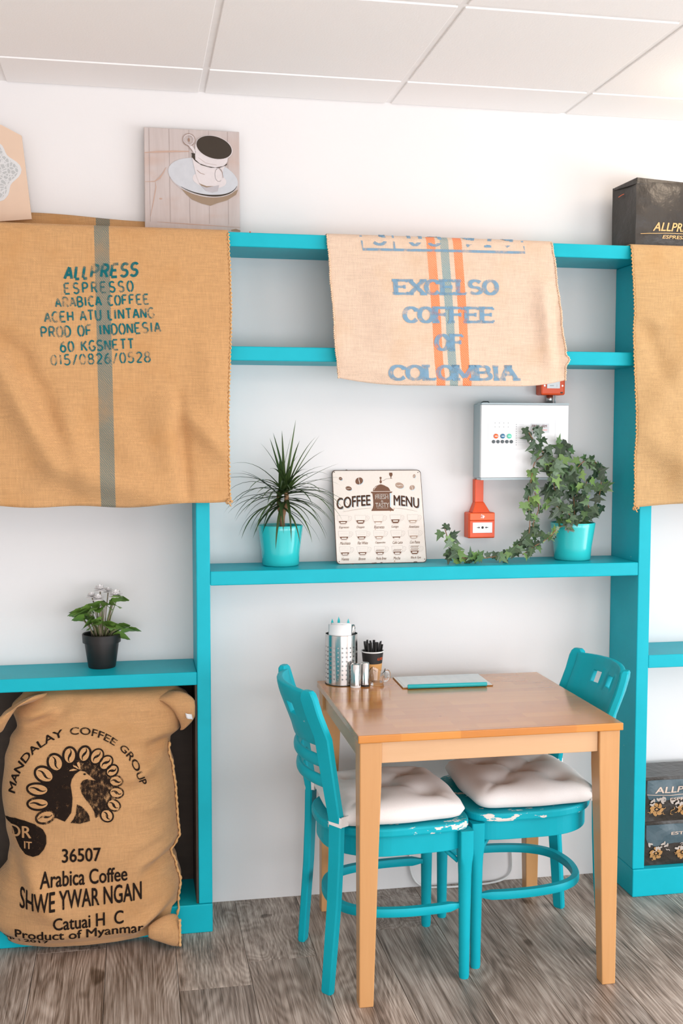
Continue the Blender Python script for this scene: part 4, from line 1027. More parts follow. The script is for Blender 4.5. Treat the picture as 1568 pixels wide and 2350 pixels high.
# ================================================================== PLANT ON THE LOW LEFT SHELF
dz = empty('potted_daisy', (-.446, -.080, .8197), 'small white-flowered plant in a black plastic pot on the low left shelf', 'potted plant')
cx, cy2, z0 = -.446, -.080, .8197
MB().lathe([(.041,0),(.0425,.003),(.052,.070),(.0525,.078),(.0585,.079),(.060,.104),(.0585,.106),(.0555,.104),(.052,.075)], (cx,cy2,z0), 44).build('pot', M['black_plastic'], dz, True, sharp=35)
MB().lathe([(.053,.085),(.03,.089),(.002,.09)], (cx,cy2,z0), 20, False, True).build('soil', M['soil'], dz, True)
random.seed(8)
def spoon_leaf(base, tip_dir, sl, L, w, mat):
    """stalk plus broad leaf"""
    b = Vector(base); d = Vector(tip_dir).normalized(); side = d.cross(Vector((0,0,1))).normalized(); rl = rnd(.35,1.0)*(1 if side.y > 0 else -1); side = Matrix.Rotation(rl, 3, d) @ side; nrm = side.cross(d)
    V = []; n = 8
    p = b + d*sl
    for i in range(n+1):
        t = i/n; ww = w*max(.08, sin(pi*(.10+.88*t)**1.25))*(1+.12*sin(i*2.3))
        c = p + d*(L*t) + Vector((0,0,-.35*L*t*t))
        V += [c - side*ww + nrm*ww*.25, c, c + side*ww + nrm*ww*.25]
    F = []
    for i in range(n): a = i*3; F += [(a,a+1,a+4,a+3),(a+1,a+2,a+5,a+4)]
    lf = MB().add(V, F).build('leaf', M['daisy_leaf'], dz, True, recalc=False)
    return p
for k in range(46):
    az = k*2.39996+.4; lvl = (k*.618) % 1.0
    if sin(az) > .30: az = -az
    hgt = lerp(.012, .125, lvl); out = lerp(.062, .050, lvl)*rnd(.4,1.2)
    b = Vector((cx+cos(az)*rnd(.004,.028), cy2+sin(az)*rnd(.004,.022), z0+.088))
    p = Vector((cx+cos(az)*out, cy2+sin(az)*out*.7, z0+.088+hgt))
    L = rnd(.044,.064); dd = Vector((cos(az), sin(az)*.75, rnd(.05,.95))).normalized()
    spoon_leaf(p, dd, 0, L, rnd(.0140,.0215), None)
    MB().tube([b, b.lerp(p, .55)+Vector((0,0,.006)), p+dd*.006], [.0018,.0016,.0013], 5).build('stalk', M['stem_pink'] if k % 2 else M['stem'], dz, True)
for fx, fz, fy, s_ in ((-.449,1.064,-.09,1),(-.474,1.046,-.105,.8),(-.454,1.040,-.125,.95),(-.401,1.048,-.115,1.15),(-.424,1.056,-.07,.8)):
    c = Vector((fx, fy, fz)); fl_ = MB(); random.seed(int(fx*1000))
    for elv, n in ((-.15,14),(.25,13),(.65,11),(1.05,7),(1.4,3)):
        for k in range(n):
            a = 2*pi*k/n + elv*2; d = Vector((cos(a)*cos(elv), sin(a)*cos(elv), sin(elv))); sd = Vector((-sin(a), cos(a), 0)); w_ = .0056*s_; L_ = .0225*s_*(1-.22*max(0,sin(elv)))
            upv = d.cross(sd)
            fl_.add([c-sd*w_*.4, c+sd*w_*.4, c+d*L_*.7+sd*w_-upv*.001, c+d*L_, c+d*L_*.7-sd*w_-upv*.001], [(0,1,2,3,4)])
    fo = fl_.build('flower', M['petal'], dz, True, recalc=False)
    MB().tube([c+Vector((0,0,.001)), c.lerp(Vector((cx,cy2,z0+.09)), .5)+Vector((.003,0,.006)), (cx+(fx-cx)*.3, cy2, z0+.088)], [.0022,.0016,.0018], 5).build('stalk', M['stem_pink'], dz, True)

# ================================================================== BIG STANDING SACK
SRT = [(.012,-.262),(.03,-.232),(.10,-.216),(.165,-.209),(.22,-.222),(.262,-.237),(.285,-.222),(.31,-.2105),(.37,-.216),(.45,-.220),(.52,-.228),(.575,-.240),(.605,-.238),(.64,-.205),(.70,-.180),(.735,-.182),(.765,-.22),(.776,-.30)]
SLT = [(.012,-.70),(.03,-.76),(.10,-.800),(.18,-.778),(.25,-.735),(.30,-.728),(.36,-.738),(.46,-.748),(.56,-.738),(.62,-.722),(.66,-.700),(.72,-.715),(.765,-.68),(.776,-.58)]
SYF = [(.012,-.255),(.03,-.305),(.08,-.345),(.16,-.350),(.28,-.338),(.40,-.330),(.52,-.308),(.62,-.272),(.70,-.232),(.75,-.190),(.776,-.150)]
def sxr(z): return interp(SRT, z)
def sxl(z): return interp(SLT, z)
def sack_front(x, z):
    a, b = sxl(z), sxr(z); c = (a+b)/2; w = (b-a)/2; s = max(-1, min(1, (x-c)/w))
    ye = -.135; yf = interp(SYF, z); y = ye + (yf-ye)*max(0, 1-abs(s)**3.2)**.55
    k = 1-abs(s)**6
    y -= k*(.011*nz(x, z, 6, 3.3) + .005*nz(x, z*1.4, 14, 1.3))
    y -= 1.5*k*(ridge(x, z, -.235, .30, -.34, .262, .020, .010) - ridge(x, z, -.235, .275, -.31, .245, .018, .012) + ridge(x, z, -.24, .58, -.36, .53, .025, .014)
         - ridge(x, z, -.235, .62, -.30, .595, .018, .014) + ridge(x, z, -.21, .15, -.36, .07, .02, .012) - ridge(x, z, -.22, .125, -.33, .06, .016, .014)
         + ridge(x, z, -.72, .30, -.60, .17, .04, .018) - ridge(x, z, -.735, .33, -.68, .22, .03, .03) + ridge(x, z, -.50, .745, -.28, .735, .02, .010)
         + ridge(x, z, -.69, .69, -.60, .735, .022, .016) - ridge(x, z, -.66, .675, -.56, .71, .016, .012) + ridge(x, z, -.26, .43, -.34, .45, .02, .006) + ridge(x, z, -.23, .36, -.36, .33, .018, .007))
    return y
sk = empty('coffee_sack', (-.48, -.2, .09), 'big full jute sack with a black peacock emblem standing in the lower bay', 'sack')
def sack_pt(a, z):
    # a: angle round the sack, 0 = right side, front = -pi/2
    s = cos(a); l, r = sxl(z), sxr(z); c, w = (l+r)/2, (r-l)/2
    ss = math.copysign(abs(s)**.8, s); x = c + w*ss
    if sin(a) <= 0: y = sack_front(x, z)
    else:
        t = sin(a)**.8; y = lerp(-.135, -.030, t)
    if z < .0965 and y > -.2255: z = .0965   # rests on the plinth, slumps over its front
    return (x, y, z)
zs = [.012,.016,.022,.03,.04,.05]+[.06+.0075*k for k in range(92)]+[.752,.760,.767,.772,.776]
rings = [[sack_pt(2*pi*k/240, z) for k in range(240)] for z in zs]
MB().rings(rings, True).build('sack_body', M['jute_sack'], sk, True)
# side seam with stitching, twisted ear at the top right, loose bottom corner
pts = []
for k in range(120):
    z = .05 + k*.0048
    if z > .60: break
    x = sxr(z)-.004; y = sack_front(x-.004, z)-.004
    if z < .09: y = min(y, -.232)
    pts.append((x+.0010*sin(k*1.8), y+.001*cos(k*2.6), z))
MB().tube(pts, [.0038+.0010*sin(i*1.3) for i in range(len(pts))], 7).build('side_seam', M['twine'], sk, True)
ear = spline([(-.300,-.150,.735),(-.245,-.185,.742),(-.205,-.200,.722),(-.188,-.205,.695),(-.186,-.200,.665),(-.200,-.190,.640)], 6)
m = MB(); rg = []
for i, p in enumerate(ear):
    t = i/(len(ear)-1); R_ = .030*sin(pi*(.15+.80*t))+.006
    ring = []
    for k in range(20):
        a = 2*pi*k/20; rr = R_*(1+.16*sin(3*a+t*6)); ring.append((min(p.x+rr*cos(a)*(.8), -.1655), p.y+rr*sin(a)*.9, min(p.z+rr*cos(a)*.45, .777)))
    rg.append(ring)
m.rings(rg).build('twisted_ear', M['jute_sack'], sk, True)
ear2 = spline([(-.62,-.16,.752),(-.67,-.20,.748),(-.715,-.215,.725),(-.735,-.215,.690),(-.742,-.205,.660)], 6); rg = []
for i, p in enumerate(ear2):
    t = i/(len(ear2)-1); R_ = .030*sin(pi*(.15+.78*t))+.006
    rg.append([(p.x+R_*(1+.15*sin(3*a+t*5))*cos(a)*.8, p.y+R_*sin(a)*.9, min(p.z+R_*cos(a)*.5, .777)) for a in [2*pi*k/20 for k in range(20)]])
MB().rings(rg).build('twisted_ear', M['jute_sack'], sk, True)
tg = MB().grid(lambda u, v: (-.196+.020*u+.003*v, -.236-.004*sin(u*5), .700-.016*v-.006*u), 4, 3).build('care_tag', M['paper'], sk, True, solid=.0008); tg['label'] = 'small white tag'
m = MB(); rg = []
cor = spline([(-.315,-.315,.060),(-.27,-.312,.062),(-.235,-.300,.052),(-.218,-.290,.036)], 6)
for i, p in enumerate(cor):
    t = i/(len(cor)-1); R_ = .046*(sin(pi*(.10+.62*t)))*(1 if t < .8 else (1.9-t*1.15))
    rg.append([(p.x, p.y+R_*.62*cos(a), max(.006, p.z+R_*sin(a)*(1+.12*sin(2*a)))) for a in [2*pi*k/20 for k in range(20)]])
m.rings(rg).build('bottom_corner', M['jute_sack'], sk, True)
MB().tube([(-.221,-.318+.002*sin(k),.092-.0045*k) for k in range(19)], [.004+.001*sin(k*1.9) for k in range(19)], 7).build('corner_seam', M['twine'], sk, True)
# print on the sack; drawn on the plane y=-.30 and pressed onto the cloth
CXF = (-.74414,.54467,-.00013,-.09493,-.00808,-.00312,.0621,.00287,.00386,.0015); CZF = (.38141,.08135,-.31451,-.09376,.03672,-.0032,-.01705,-.05547,-.01071,.0016)
def SP(u, v):   # drawing units of the emblem sheet -> place on the cloth
    a, b = u/400.0, (v-1900)/250.0; B = (1, a, b, a*a, a*b, b*b, a**3, a*a*b, a*b*b, b**3)
    return (sum(p*q for p, q in zip(CXF, B)), sum(p*q for p, q in zip(CZF, B)))
def sackfn(d): return lambda x, z: (x, sack_front(x, z)-d, z)
def LG(u, v): return SP(u/4.356, 1640+v/4.356)
kx = .001262/4.356; kz = .001312/4.356
def ST(P, s, b, u0, u1, v0, v1, sh=0):
    um, vm = (u0+u1)/2, (v0+v1)/2; P.add(text2d(s, b, SP(u0, vm)[0], SP(u1, vm)[0], SP(um, v1)[1], SP(um, v0)[1], sh))
for q in (('36507', .042, 142, 232, 1948, 1980), ('Arabica Coffee', .038, 93, 293, 1997, 2032), ('SHWE YWAR NGAN', .042, 46, 326, 2040, 2083),
          ('Catuai H  C', .038, 122, 284, 2099, 2132), ('Product of Myanmar', .030, 34, 330, 2136, 2165), ('Crop : 2017', .022, -26, 110, 2156, 2176)):
    P = Print(); ST(P, *q); P.lay('printed_line', sackfn(0.0026), M['ink_black'], sk, .010)
# beans of the wheel (crop pixels: centre, half axes, tilt, worn?)
bl = [(455,1010,100,68,-20,1),(385,875,112,66,0,0),(382,728,112,70,10,0),(447,580,106,74,33,0),(555,470,94,78,60,0),(697,405,70,90,0,0),(843,395,66,86,14,0),(968,420,62,82,33,0),(1060,480,58,78,45,0),(1122,555,52,66,55,0),(1160,655,68,56,-5,1),(1165,772,72,54,5,1),(1138,895,70,56,25,1),(1070,1000,68,62,45,0)]
for i, (u, v, a, b, t, wn) in enumerate(bl):
    c, d = cos(RAD(t)), sin(RAD(t)); w_ = 23 if i < 7 else 16; n = 26; vs = []
    P = Print(); P.poly([LG(u+(a-4)*cos(q)*c-(b-4)*sin(q)*d, v+(a-4)*cos(q)*d+(b-4)*sin(q)*c) for q in [2*pi*k/26 for k in range(26)]]); P.lay('bare_bean', sackfn(0.0031), M['jute_sack'], sk, .012)
    P = Print()
    for k in range(n):
        q = 2*pi*k/n
        for rr in (6, 6-w_): x, y = (a+rr)*cos(q), (b+rr)*sin(q); vs.append(LG(u+x*c-y*d, v+x*d+y*c))
    P.add((vs, [(2*k, 2*((k+1) % n), 2*((k+1) % n)+1, 2*k+1) for k in range(n)]))
    mt = M['ink_worn'] if wn else M['ink_black']
    ob_ = P.lay('printed_bean', sackfn(0.0036), mt, sk, .012)
    P = Print(); L_ = max(a, b)*.74; ax = (c, d) if a >= b else (-d, c); nx_ = (-ax[1], ax[0])
    P.stroke([LG(u+ax[0]*L_*q+nx_[0]*13*sin(3.0*q), v+ax[1]*L_*q+nx_[1]*13*sin(3.0*q)) for q in [-1+k/6 for k in range(13)]], .0070, .0010)
    P.lay('bean_crease', sackfn(0.0036), mt, ob_, .012)
# dark body of the wheel left and right of the bird, with the bird left bare
lh = [(455,1010),(385,875),(382,728),(447,580),(555,470),(697,405),(800,410),(790,520),(800,556),(750,590),(718,640),(705,700),(715,760),(725,830),(722,900),(712,975),(650,1060),(570,1025)]
rh = [(800,556),(790,520),(800,410),(843,395),(968,420),(1060,480),(1122,555),(1150,655),(1155,772),(1120,880),(1060,980),(955,1028),(945,970),(915,915),(860,850),(820,790),(800,730),(805,690),(830,655),(870,640),(960,655),(890,600),(850,565)]
for nm_, pl_, mt_ in (('emblem_left_half', lh, 'ink_black'), ('emblem_right_half', rh, 'ink_worn')):
    P = Print(); P.poly([LG(u, v) for u, v in pl_]); P.lay(nm_, sackfn(0.0024), M[mt_], sk, .010)
P = Print(); P.poly([LG(u, v) for u, v in [(770,890),(820,915),(870,965),(895,1010),(900,1060),(800,1085),(705,1075),(735,1040),(760,985)]]); P.lay('emblem_foot', sackfn(0.0026), M['ink_worn'], sk, .010)
P = Print(); P.poly([LG(846+14*cos(t), 590+9*sin(t)) for t in [2*pi*k/10 for k in range(10)]]); P.lay('emblem_eye', sackfn(0.0028), M['ink_black'], sk)
# round blot
blot = [(10,1095),(60,1055),(150,1035),(250,1050),(350,1085),(430,1140),(462,1200),(465,1280),(440,1340),(390,1400),(330,1420),(250,1400),(190,1340),(150,1250),(125,1160),(95,1110),(40,1100)]
P = Print(); P.poly([LG(u, v) for u, v in blot]); P.lay('round_blot', sackfn(0.0026), M['ink_black'], sk, .010)
for s_, a0, a1 in (('MANDALAY', 175.5, 103.5), ('COFFEE', 97.5, 55.5), ('GROUP', 50.5, 12.5)):
    P = Print(); v, f = text2d(s_, .012, 0, 1, 0, 1)
    P.add(([LG(784+(634+72*y)*cos(RAD(lerp(a0, a1, x))), 834-(634+72*y)*sin(RAD(lerp(a0, a1, x)))) for x, y in v], f)); P.lay('printed_word', sackfn(0.0028), M['ink_faded'] if s_ != 'MANDALAY' else M['ink_black'], sk, .010)
bare = Print()
for q in ([(790,470),(802,500),(806,545),(795,540),(775,505),(768,480)], [(728,500),(760,510),(800,545),(770,535),(735,515)], [(700,545),(735,535),(775,548),(730,556),(692,556)]):
    bare.poly([LG(u, v) for u, v in q])
v, f = text2d('DR', .01, 0, 1, 0, 1); bare.add(([LG(90+x*225, 1240-y*125-10*x) for x, y in v], f)); v, f = text2d('IT', .01, 0, 1, 0, 1); bare.add(([LG(240+x*80, 1340-y*75) for x, y in v], f))
bare.lay('bare_cloth_marks', sackfn(0.0036), M['jute_sack'], sk, .012)

# ================================================================== COFFEE BAGS IN THE LOWER RIGHT BAY
for k, (zb0, zb1, lab) in enumerate(((.0948,.245,'dark foil coffee bag with printed flowers, lower of the stack at right'), (.2458,.398,'dark foil coffee bag with printed flowers, upper of the stack at right'))):
    A, B = (1.334,-.192), (1.62,-.192)
    b = foil_bag('coffee_bag', A, B, (1.62,-.040), (1.334,-.040), zb0, zb1, .008, lab, 'foil coffee bags', 5.0+k)
    fnb = lambda d, zb0=zb0, zb1=zb1, k=k: bagfn(d, A, B, .008, zb0, zb1, 5.0+k)
    h = zb1-zb0
    P = Print(); P.poly([(1.345+.0*q, zb0+h*.52) for q in range(1)] + [(1.37,zb0+h*.44),(1.44,zb0+h*.50),(1.60,zb0+h*.50),(1.60,zb0+h*.93),(1.340,zb0+h*.93),(1.340,zb0+h*.62)]); P.lay('slate_band', fnb(.0016), M['slate'], b, .02)
    P = Print()
    if k == 1:
        P.add(text2d('ALLPRESS', .02, 1.366, 1.560, zb0+.098, zb0+.119, .25)); P.stroke([(1.340,zb0+.094),(1.42,zb0+.090),(1.50,zb0+.091),(1.58,zb0+.093)], .0020); P.add(text2d('ESPRESSO', .008, 1.420, 1.53, zb0+.071, zb0+.081, .1))
    else: P.add(text2d('EST 1986', .008, 1.427, 1.54, zb0+.104, zb0+.114, .1))
    P.lay('pale_gold_lettering', fnb(.0030), M['rose_gold'], b, .015)
    g1, g2 = Print(), Print(); random.seed(30+k)
    def rose(P, x, z, r, n=6):
        for q in range(n):
            a = 2*pi*q/n + rnd(-.2,.2); P.ell(x+r*.62*cos(a), z+r*.62*sin(a), r*.34, r*.20, a+1.0, 9)
        P.ring(x, z, r*.42, r*.38, r*.10, 0, 12, RAD(20), RAD(330)); P.ell(x, z, r*.16, r*.14, 0, 8)
    zz = zb0+h*.24
    for x in (1.375, 1.470, 1.565): rose(g1, x, zz+.006, .027, 7)
    for q in range(26):
        x = rnd(1.342, 1.61); z = zb0+rnd(.02, h*.5); a = rnd(0, 2*pi); (g2 if z > zb0+h*.30 else g1).stroke([(x+.012*t*cos(a+1.6*t), z+.010*t*sin(a+1.6*t)) for t in [j/6 for j in range(7)]], .0028, .001)
    for q in range(16):
        x = rnd(1.345, 1.61); z = zb0+h*rnd(.36,.54); a = rnd(0, pi); g2.ell(x, z, .0085, .0038, a, 9); g2.ell(x+.006, z+.003, .007, .003, a+1.2, 9)
    g1.lay('bronze_flowers', fnb(.0034), M['gold_flower'], b, .02); g2.lay('pale_flowers', fnb(.0038), M['silver_flower'], b, .02)

# ================================================================== TABLE
TZ = .75
tb = empty('dining_table', (.607, -.428, 0), 'honey coloured wooden table with tapered square legs', 'table')
x0, x1, y0, y1 = .234, .984, -.762, -.092
MB().box(x0, x1, y0, y1, TZ-.021, TZ).build('tabletop', M['top'], tb, bevel=.0025)
def tleg(sx, sy):
    # outer corner flush, inner faces taper
    ox = x0+.006 if sx < 0 else x1-.006; oy = y0+.008 if sy < 0 else y1-.008; m = MB(); rg = []
    for z, w in ((0,.040),(.35,.050),(.62,.0595),(TZ-.0215,.0605)):
        a, b = ox, ox - sx*w; c, d = oy, oy - sy*w
        rg.append([(a,c,z),(b,c,z),(b,d,z),(a,d,z)])
    m.rings(rg).build('leg', M['leg'], tb, bevel=.003)
for sx in (-1, 1):
    for sy in (-1, 1): tleg(sx, sy)
za, zb_ = .668, TZ-.0215
MB().box(x0+.067, x1-.067, y0+.018, y0+.038, za, zb_).build('apron', M['apron'], tb, bevel=.002)
MB().box(x0+.067, x1-.067, y1-.038, y1-.018, za, zb_).build('apron', M['apron'], tb, bevel=.002)
MB().box(x0+.016, x0+.036, y0+.069, y1-.069, za, zb_).build('apron', M['apron'], tb, bevel=.002)
MB().box(x1-.036, x1-.016, y0+.069, y1-.069, za, zb_).build('apron', M['apron'], tb, bevel=.002)

# ================================================================== CHAIRS
def super_ring(cx, cy, z, r, e, n=24):
    return [(cx+r*math.copysign(abs(cos(t))**(2/e), cos(t)), cy+r*math.copysign(abs(sin(t))**(2/e), sin(t)), z) for t in [2*pi*k/n for k in range(n)]]
def seat_outline(ins=0, n=64):
    out = []
    for k in range(n):
        t = 2*pi*k/n; c, s = cos(t), sin(t)
        e = 6.0 if c > 0 else 2.6
        x = .005 + (.212-ins)*math.copysign(abs(c)**(2/e), c); y = (.196-ins)*math.copysign(abs(s)**(2/e), s)
        if x < .0: y *= 1 - .10*(x/.2)**2
        out.append((x, y))
    return out
def back_x(z): return interp([(0,-.206),(.25,-.188),(.46,-.180),(.66,-.208),(.86,-.262)], z)
def make_chair():
    r = empty('dining_chair', (0,0,0)); T = M['teal_chair']
    MB().prism(seat_outline(), .434, .459).build('seat', M['teal_seat'], r, bevel=.006)
    MB().prism(seat_outline(.014), .376, .4335).build('seat_frame', T, r, bevel=.003)
    for s in (-1, 1):
        cx_, cy_ = .192, s*.172
        rg = [super_ring(cx_, cy_, z, rr, e) for z, rr, e in ((0,.0135,2),(.008,.0150,2),(.15,.0165,2),(.30,.0185,2.1),(.335,.0195,2.6),(.352,.0198,5),(.365,.0198,9),(.433,.0198,9))]
        MB().rings(rg).build('front_leg', T, r, True, sharp=35)
        br = MB().tube([(.178, s*.155, .335), (.13, s*.12, .378)], .007, 8).build('corner_brace', T, r, True)
        # rear post: rectangular section turned with the curve of the back
        a = s*RAD(35); t = Vector((sin(a)*1.0, -s*0 + cos(a)*-1*0, 0))
        tang = Vector((sin(RAD(35)), s*cos(RAD(35)), 0)); nor = Vector((-cos(RAD(35)), s*sin(RAD(35)), 0)); rg = []
        zz = [0,.006,.12,.25,.38,.48,.56,.64,.72,.79,.832,.848,.855]
        for i, z in enumerate(zz):
            c = Vector((back_x(z), s*(.166+.006*max(0,(z-.5))/.35), z)); tw, nw = lerp(.0175, .0225, min(1, z/.45)), .0115
            if z > .5: tw += .004*min(1,(z-.5)/.2)
            if i == 0: tw -= .002; nw -= .002
            if i == len(zz)-2: tw -= .006
            if i == len(zz)-1: tw -= .013; nw -= .003
            ch = .004
            rg.append([tuple(c + tang*p + nor*q) for p, q in ((-tw+ch,-nw),(tw-ch,-nw),(tw,-nw+ch),(tw,nw-ch),(tw-ch,nw),(-tw+ch,nw),(-tw,nw-ch),(-tw,-nw+ch))])
        MB().rings(rg).build('rear_post', T, r, True, sharp=30)
    # crest: curved board with two square holes
    ss = [-1,-.85,-.7,-.55,-.52,-.50,-.25,-.23,-.1,.03,.05,.30,.32,.55,.7,.85,1]; zzs = [.692,.72,.75,.768,.802,.82,.836,.845]
    V = []; F = []; nu = len(ss)
    for z in zzs:
        for s in ss:
            w = .158; bx = back_x(z) - .045*(1-s*s) + .003
            zt = z + (.006*(1-s*s) if z > .84 else 0)
            V.append((bx, s*w, zt))
    for j in range(len(zzs)-1):
        for i in range(nu-1):
            if zzs[j] == .768 and (ss[i] in (-.50,) or ss[i] in (.05,)): continue
            F.append((j*nu+i, j*nu+i+1, (j+1)*nu+i+1, (j+1)*nu+i))
    MB().add(V, F).build('crest_rail', T, r, True, solid=.017, bevel=.003, sharp=40)
    for z in (.648, .590):
        pts = [(back_x(z) - .044*(1-s*s), s*.158, z) for s in [-1+k/10 for k in range(21)]]
        sec = [(.010*cos(t)*1.0, .017*math.copysign(abs(sin(t))**.8, sin(t))) for t in [2*pi*k/14 for k in range(14)]]
        MB().tube(pts, 1.0, sec=sec).build('back_slat', T, r, True)
    hp = spline([(.178,-.168,.212),(.10,-.176,.212),(.0,-.172,.212),(-.09,-.148,.212),(-.148,-.095,.212),(-.168,0,.212),(-.148,.095,.212),(-.09,.148,.212),(0,.172,.212),(.10,.176,.212),(.178,.168,.212)], 6)
    sec = [(-.009,-.012),(.009,-.012),(.011,-.008),(.011,.008),(.009,.012),(-.009,.012),(-.011,.008),(-.011,-.008)]
    n = len(hp); MB().tube(hp, [.62 if i < 2 or i > n-3 else (.82 if i in (2, n-3) else 1.0) for i in range(n)], sec=sec).build('hoop_stretcher', T, r, True, sharp=40)
    return r
ch = make_chair()
setp(ch, 'turquoise chair on the left of the table, back towards the left', 'chair', 'turquoise wooden chairs')
ch2 = copy_tree(ch); setp(ch2, 'turquoise chair on the right of the table, back against the right post', 'chair', 'turquoise wooden chairs')
ch.location = (.367, -.478, 0); ch.rotation_euler = (0,0,RAD(3.3))
ch2.location = (.809, -.412, 0); ch2.rotation_euler = (0,0,RAD(180+.6))

# tufted seat cushions with ties
def make_cushion():
    r = empty('seat_cushion', (0,0,0)); m = MB(); n = 44; hw = .192
    tufts = [(.0,.0),(.088,.092),(-.088,.092),(.088,-.092),(-.088,-.092)]
    def outline(u, v):
        # square -> rounded, slightly scalloped
        x, y = u, v; e = 7.0; rr = (abs(x)**e+abs(y)**e)**(1/e); mx = max(abs(x), abs(y)) or 1e-6
        k = mx/rr if rr > 1e-6 else 1
        x, y = x*k*hw, y*k*hw
        return x*(1+.02*cos(y*30)), y*(1+.02*cos(x*30))
    def top(u, v):
        x, y = outline(u, v); q = max(abs(u), abs(v))
        h = .030*(1-q**7)**.5
        g = 0
        for tx, ty in tufts:
            d = sqrt((x-tx)**2+(y-ty)**2); g += .030*exp(-(d/.018)**1.2) + .012*exp(-(d/.045)**2)
        # creases between tufts and towards the corners
        for (ax, ay) in tufts[1:]:
            for bx, by in ((0,0),(ax*2.0,ay*2.0)):
                dx, dy = bx-ax, by-ay; L2 = dx*dx+dy*dy; t = max(0, min(1, ((x-ax)*dx+(y-ay)*dy)/L2)); d = sqrt((x-ax-t*dx)**2+(y-ay-t*dy)**2)
                g += .007*exp(-(d/.011)**1.3)*(1-.6*abs(2*t-1))
        puff = .016*(1-q**4)
        return (x, y, .031 + h + puff - min(g, .044)*(1-q**10))
    def bot(u, v):
        x, y = outline(u, v); q = max(abs(u), abs(v)); return (x, y, .031 - .030*(1-q**9)**.5)
    m.grid(lambda a, b: top(2*a-1, 2*b-1), n, n); m.grid(lambda a, b: bot(2*a-1, 1-2*b), n, n)
    # weld rim
    me = m.build('cushion_pad', M['cotton'], r, True, origin=(0,0,0)); bm = bmesh.new(); bm.from_mesh(me.data); bmesh.ops.remove_doubles(bm, verts=bm.verts, dist=.0004); bmesh.ops.recalc_face_normals(bm, faces=bm.faces); bm.to_mesh(me.data); bm.free()
    for s in (-1, 1):
        # tie round the rear post
        cx_, cy_ = -.180-.006, s*.167
        a = RAD(35); tang = Vector((sin(a), s*cos(a), 0)); nor = Vector((-cos(a), s*sin(a), 0)); c = Vector((cx_, cy_, 0)); rg = []
        tw, nw = .0235, .0150
        sq = [c+tang*p+nor*q for p, q in ((-tw,-nw),(tw,-nw),(tw,nw),(-tw,nw))]
        m = MB(); h0, h1 = .014, .042
        for i in range(4):
            p, q = sq[i], sq[(i+1) % 4]; o = (c-p).normalized()*.002; o2 = (c-q).normalized()*.002
            m.add([(p.x,p.y,h0),(q.x,q.y,h0+.002),(q.x,q.y,h1+.002),(p.x,p.y,h1),(p.x+o.x,p.y+o.y,h0),(q.x+o2.x,q.y+o2.y,h0+.002),(q.x+o2.x,q.y+o2.y,h1+.002),(p.x+o.x,p.y+o.y,h1)],
                  [(0,1,2,3),(4,7,6,5),(3,2,6,7),(0,4,5,1)])
        m.add([(-.166, s*.150, .016),(-.150, s*.135, .020),(-.150, s*.135, .038),(-.166, s*.150, .040)], [(0,1,2,3)])
        m.build('tie_strap', M['cotton'], r, origin=(0,0,0))
    return r
cu = make_cushion(); setp(cu, 'white tufted seat cushion tied to the left chair', 'cushion', 'white seat cushions')
cu2 = copy_tree(cu); setp(cu2, 'white tufted seat cushion tied to the right chair', 'cushion', 'white seat cushions')
cu.location = (.367+.010, -.478, .4592); cu.rotation_euler = (0,0,RAD(3.3)); cu2.location = (.809-.004, -.412, .4592); cu2.rotation_euler = (0,0,RAD(180+.6))

# ================================================================== ON THE TABLE
ZP = TZ + .0004
# perforated steel holder
hx, hy, hr, hh = .306, -.138, .0515, .160
ho = empty('cutlery_holder', (hx, hy, ZP), 'perforated stainless steel cylinder holding napkins and cutlery', 'holder')
def holder_mesh():
    m = MB(); nc = 24; rows = 8; na = nc*4
    # each hole cell is a square with an octagonal opening
    z_of = lambda j: .018 + j*.0142
    def P3(a, z): return (hx+hr*cos(a), hy+hr*sin(a), ZP+z)
    da = 2*pi/nc; ch_ = .0142
    for i in range(nc):
        a0 = i*da
        for j in range(rows):
            za_ = z_of(j)-.0071+.004; zc_ = za_+ch_/2; ac = a0+da/2
            sq = [(a0,za_),(ac,za_),(a0+da,za_),(a0+da,zc_),(a0+da,za_+ch_),(ac,za_+ch_),(a0,za_+ch_),(a0,zc_)]
            rr = .0029; oc = [(ac+rr/hr*cos(t), zc_+rr*sin(t)) for t in [RAD(225+45*k) for k in range(8)]]
            V = [P3(*p) for p in sq]+[P3(*p) for p in oc]
            m.add(V, [(k, (k+1) % 8, 8+(k+1) % 8, 8+k) for k in range(8)])
        zt = z_of(rows-1)+.0071+.004
        for q0, q1 in ((0, z_of(0)-.0071+.004), (zt, hh)):
            m.add([P3(a0,q0),P3(a0+da/2,q0),P3(a0+da,q0),P3(a0+da,q1),P3(a0+da/2,q1),P3(a0,q1)], [(0,1,4,5),(1,2,3,4)])
    return m
hm = holder_mesh().build('perforated_wall', M['chrome'], ho, True)
bm = bmesh.new(); bm.from_mesh(hm.data); bmesh.ops.remove_doubles(bm, verts=bm.verts, dist=.0003); bmesh.ops.recalc_face_normals(bm, faces=bm.faces); bm.to_mesh(hm.data); bm.free()
hm.data.normals_split_custom_set_from_vertices([(v.co.x/hr, v.co.y/hr, 0) for v in hm.data.vertices])
MB().lathe([(.0515,.1595),(.0522,.1600),(.0522,.1612),(.0510,.1612),(.0508,.1598)], (hx,hy,ZP), 48, False).build('rim', M['chrome'], ho, True)
MB().lathe([(.0505,.0004),(.0505,.003),(.002,.003)], (hx,hy,ZP), 32, True, True).build('base_disc', M['chrome'], ho, True, sharp=30)
MB().lathe([(.0522,.0),(.0528,.0),(.0528,.0022),(.0522,.0022)], (hx,hy,ZP), 40, False).build('base_ring', M['black'], ho)
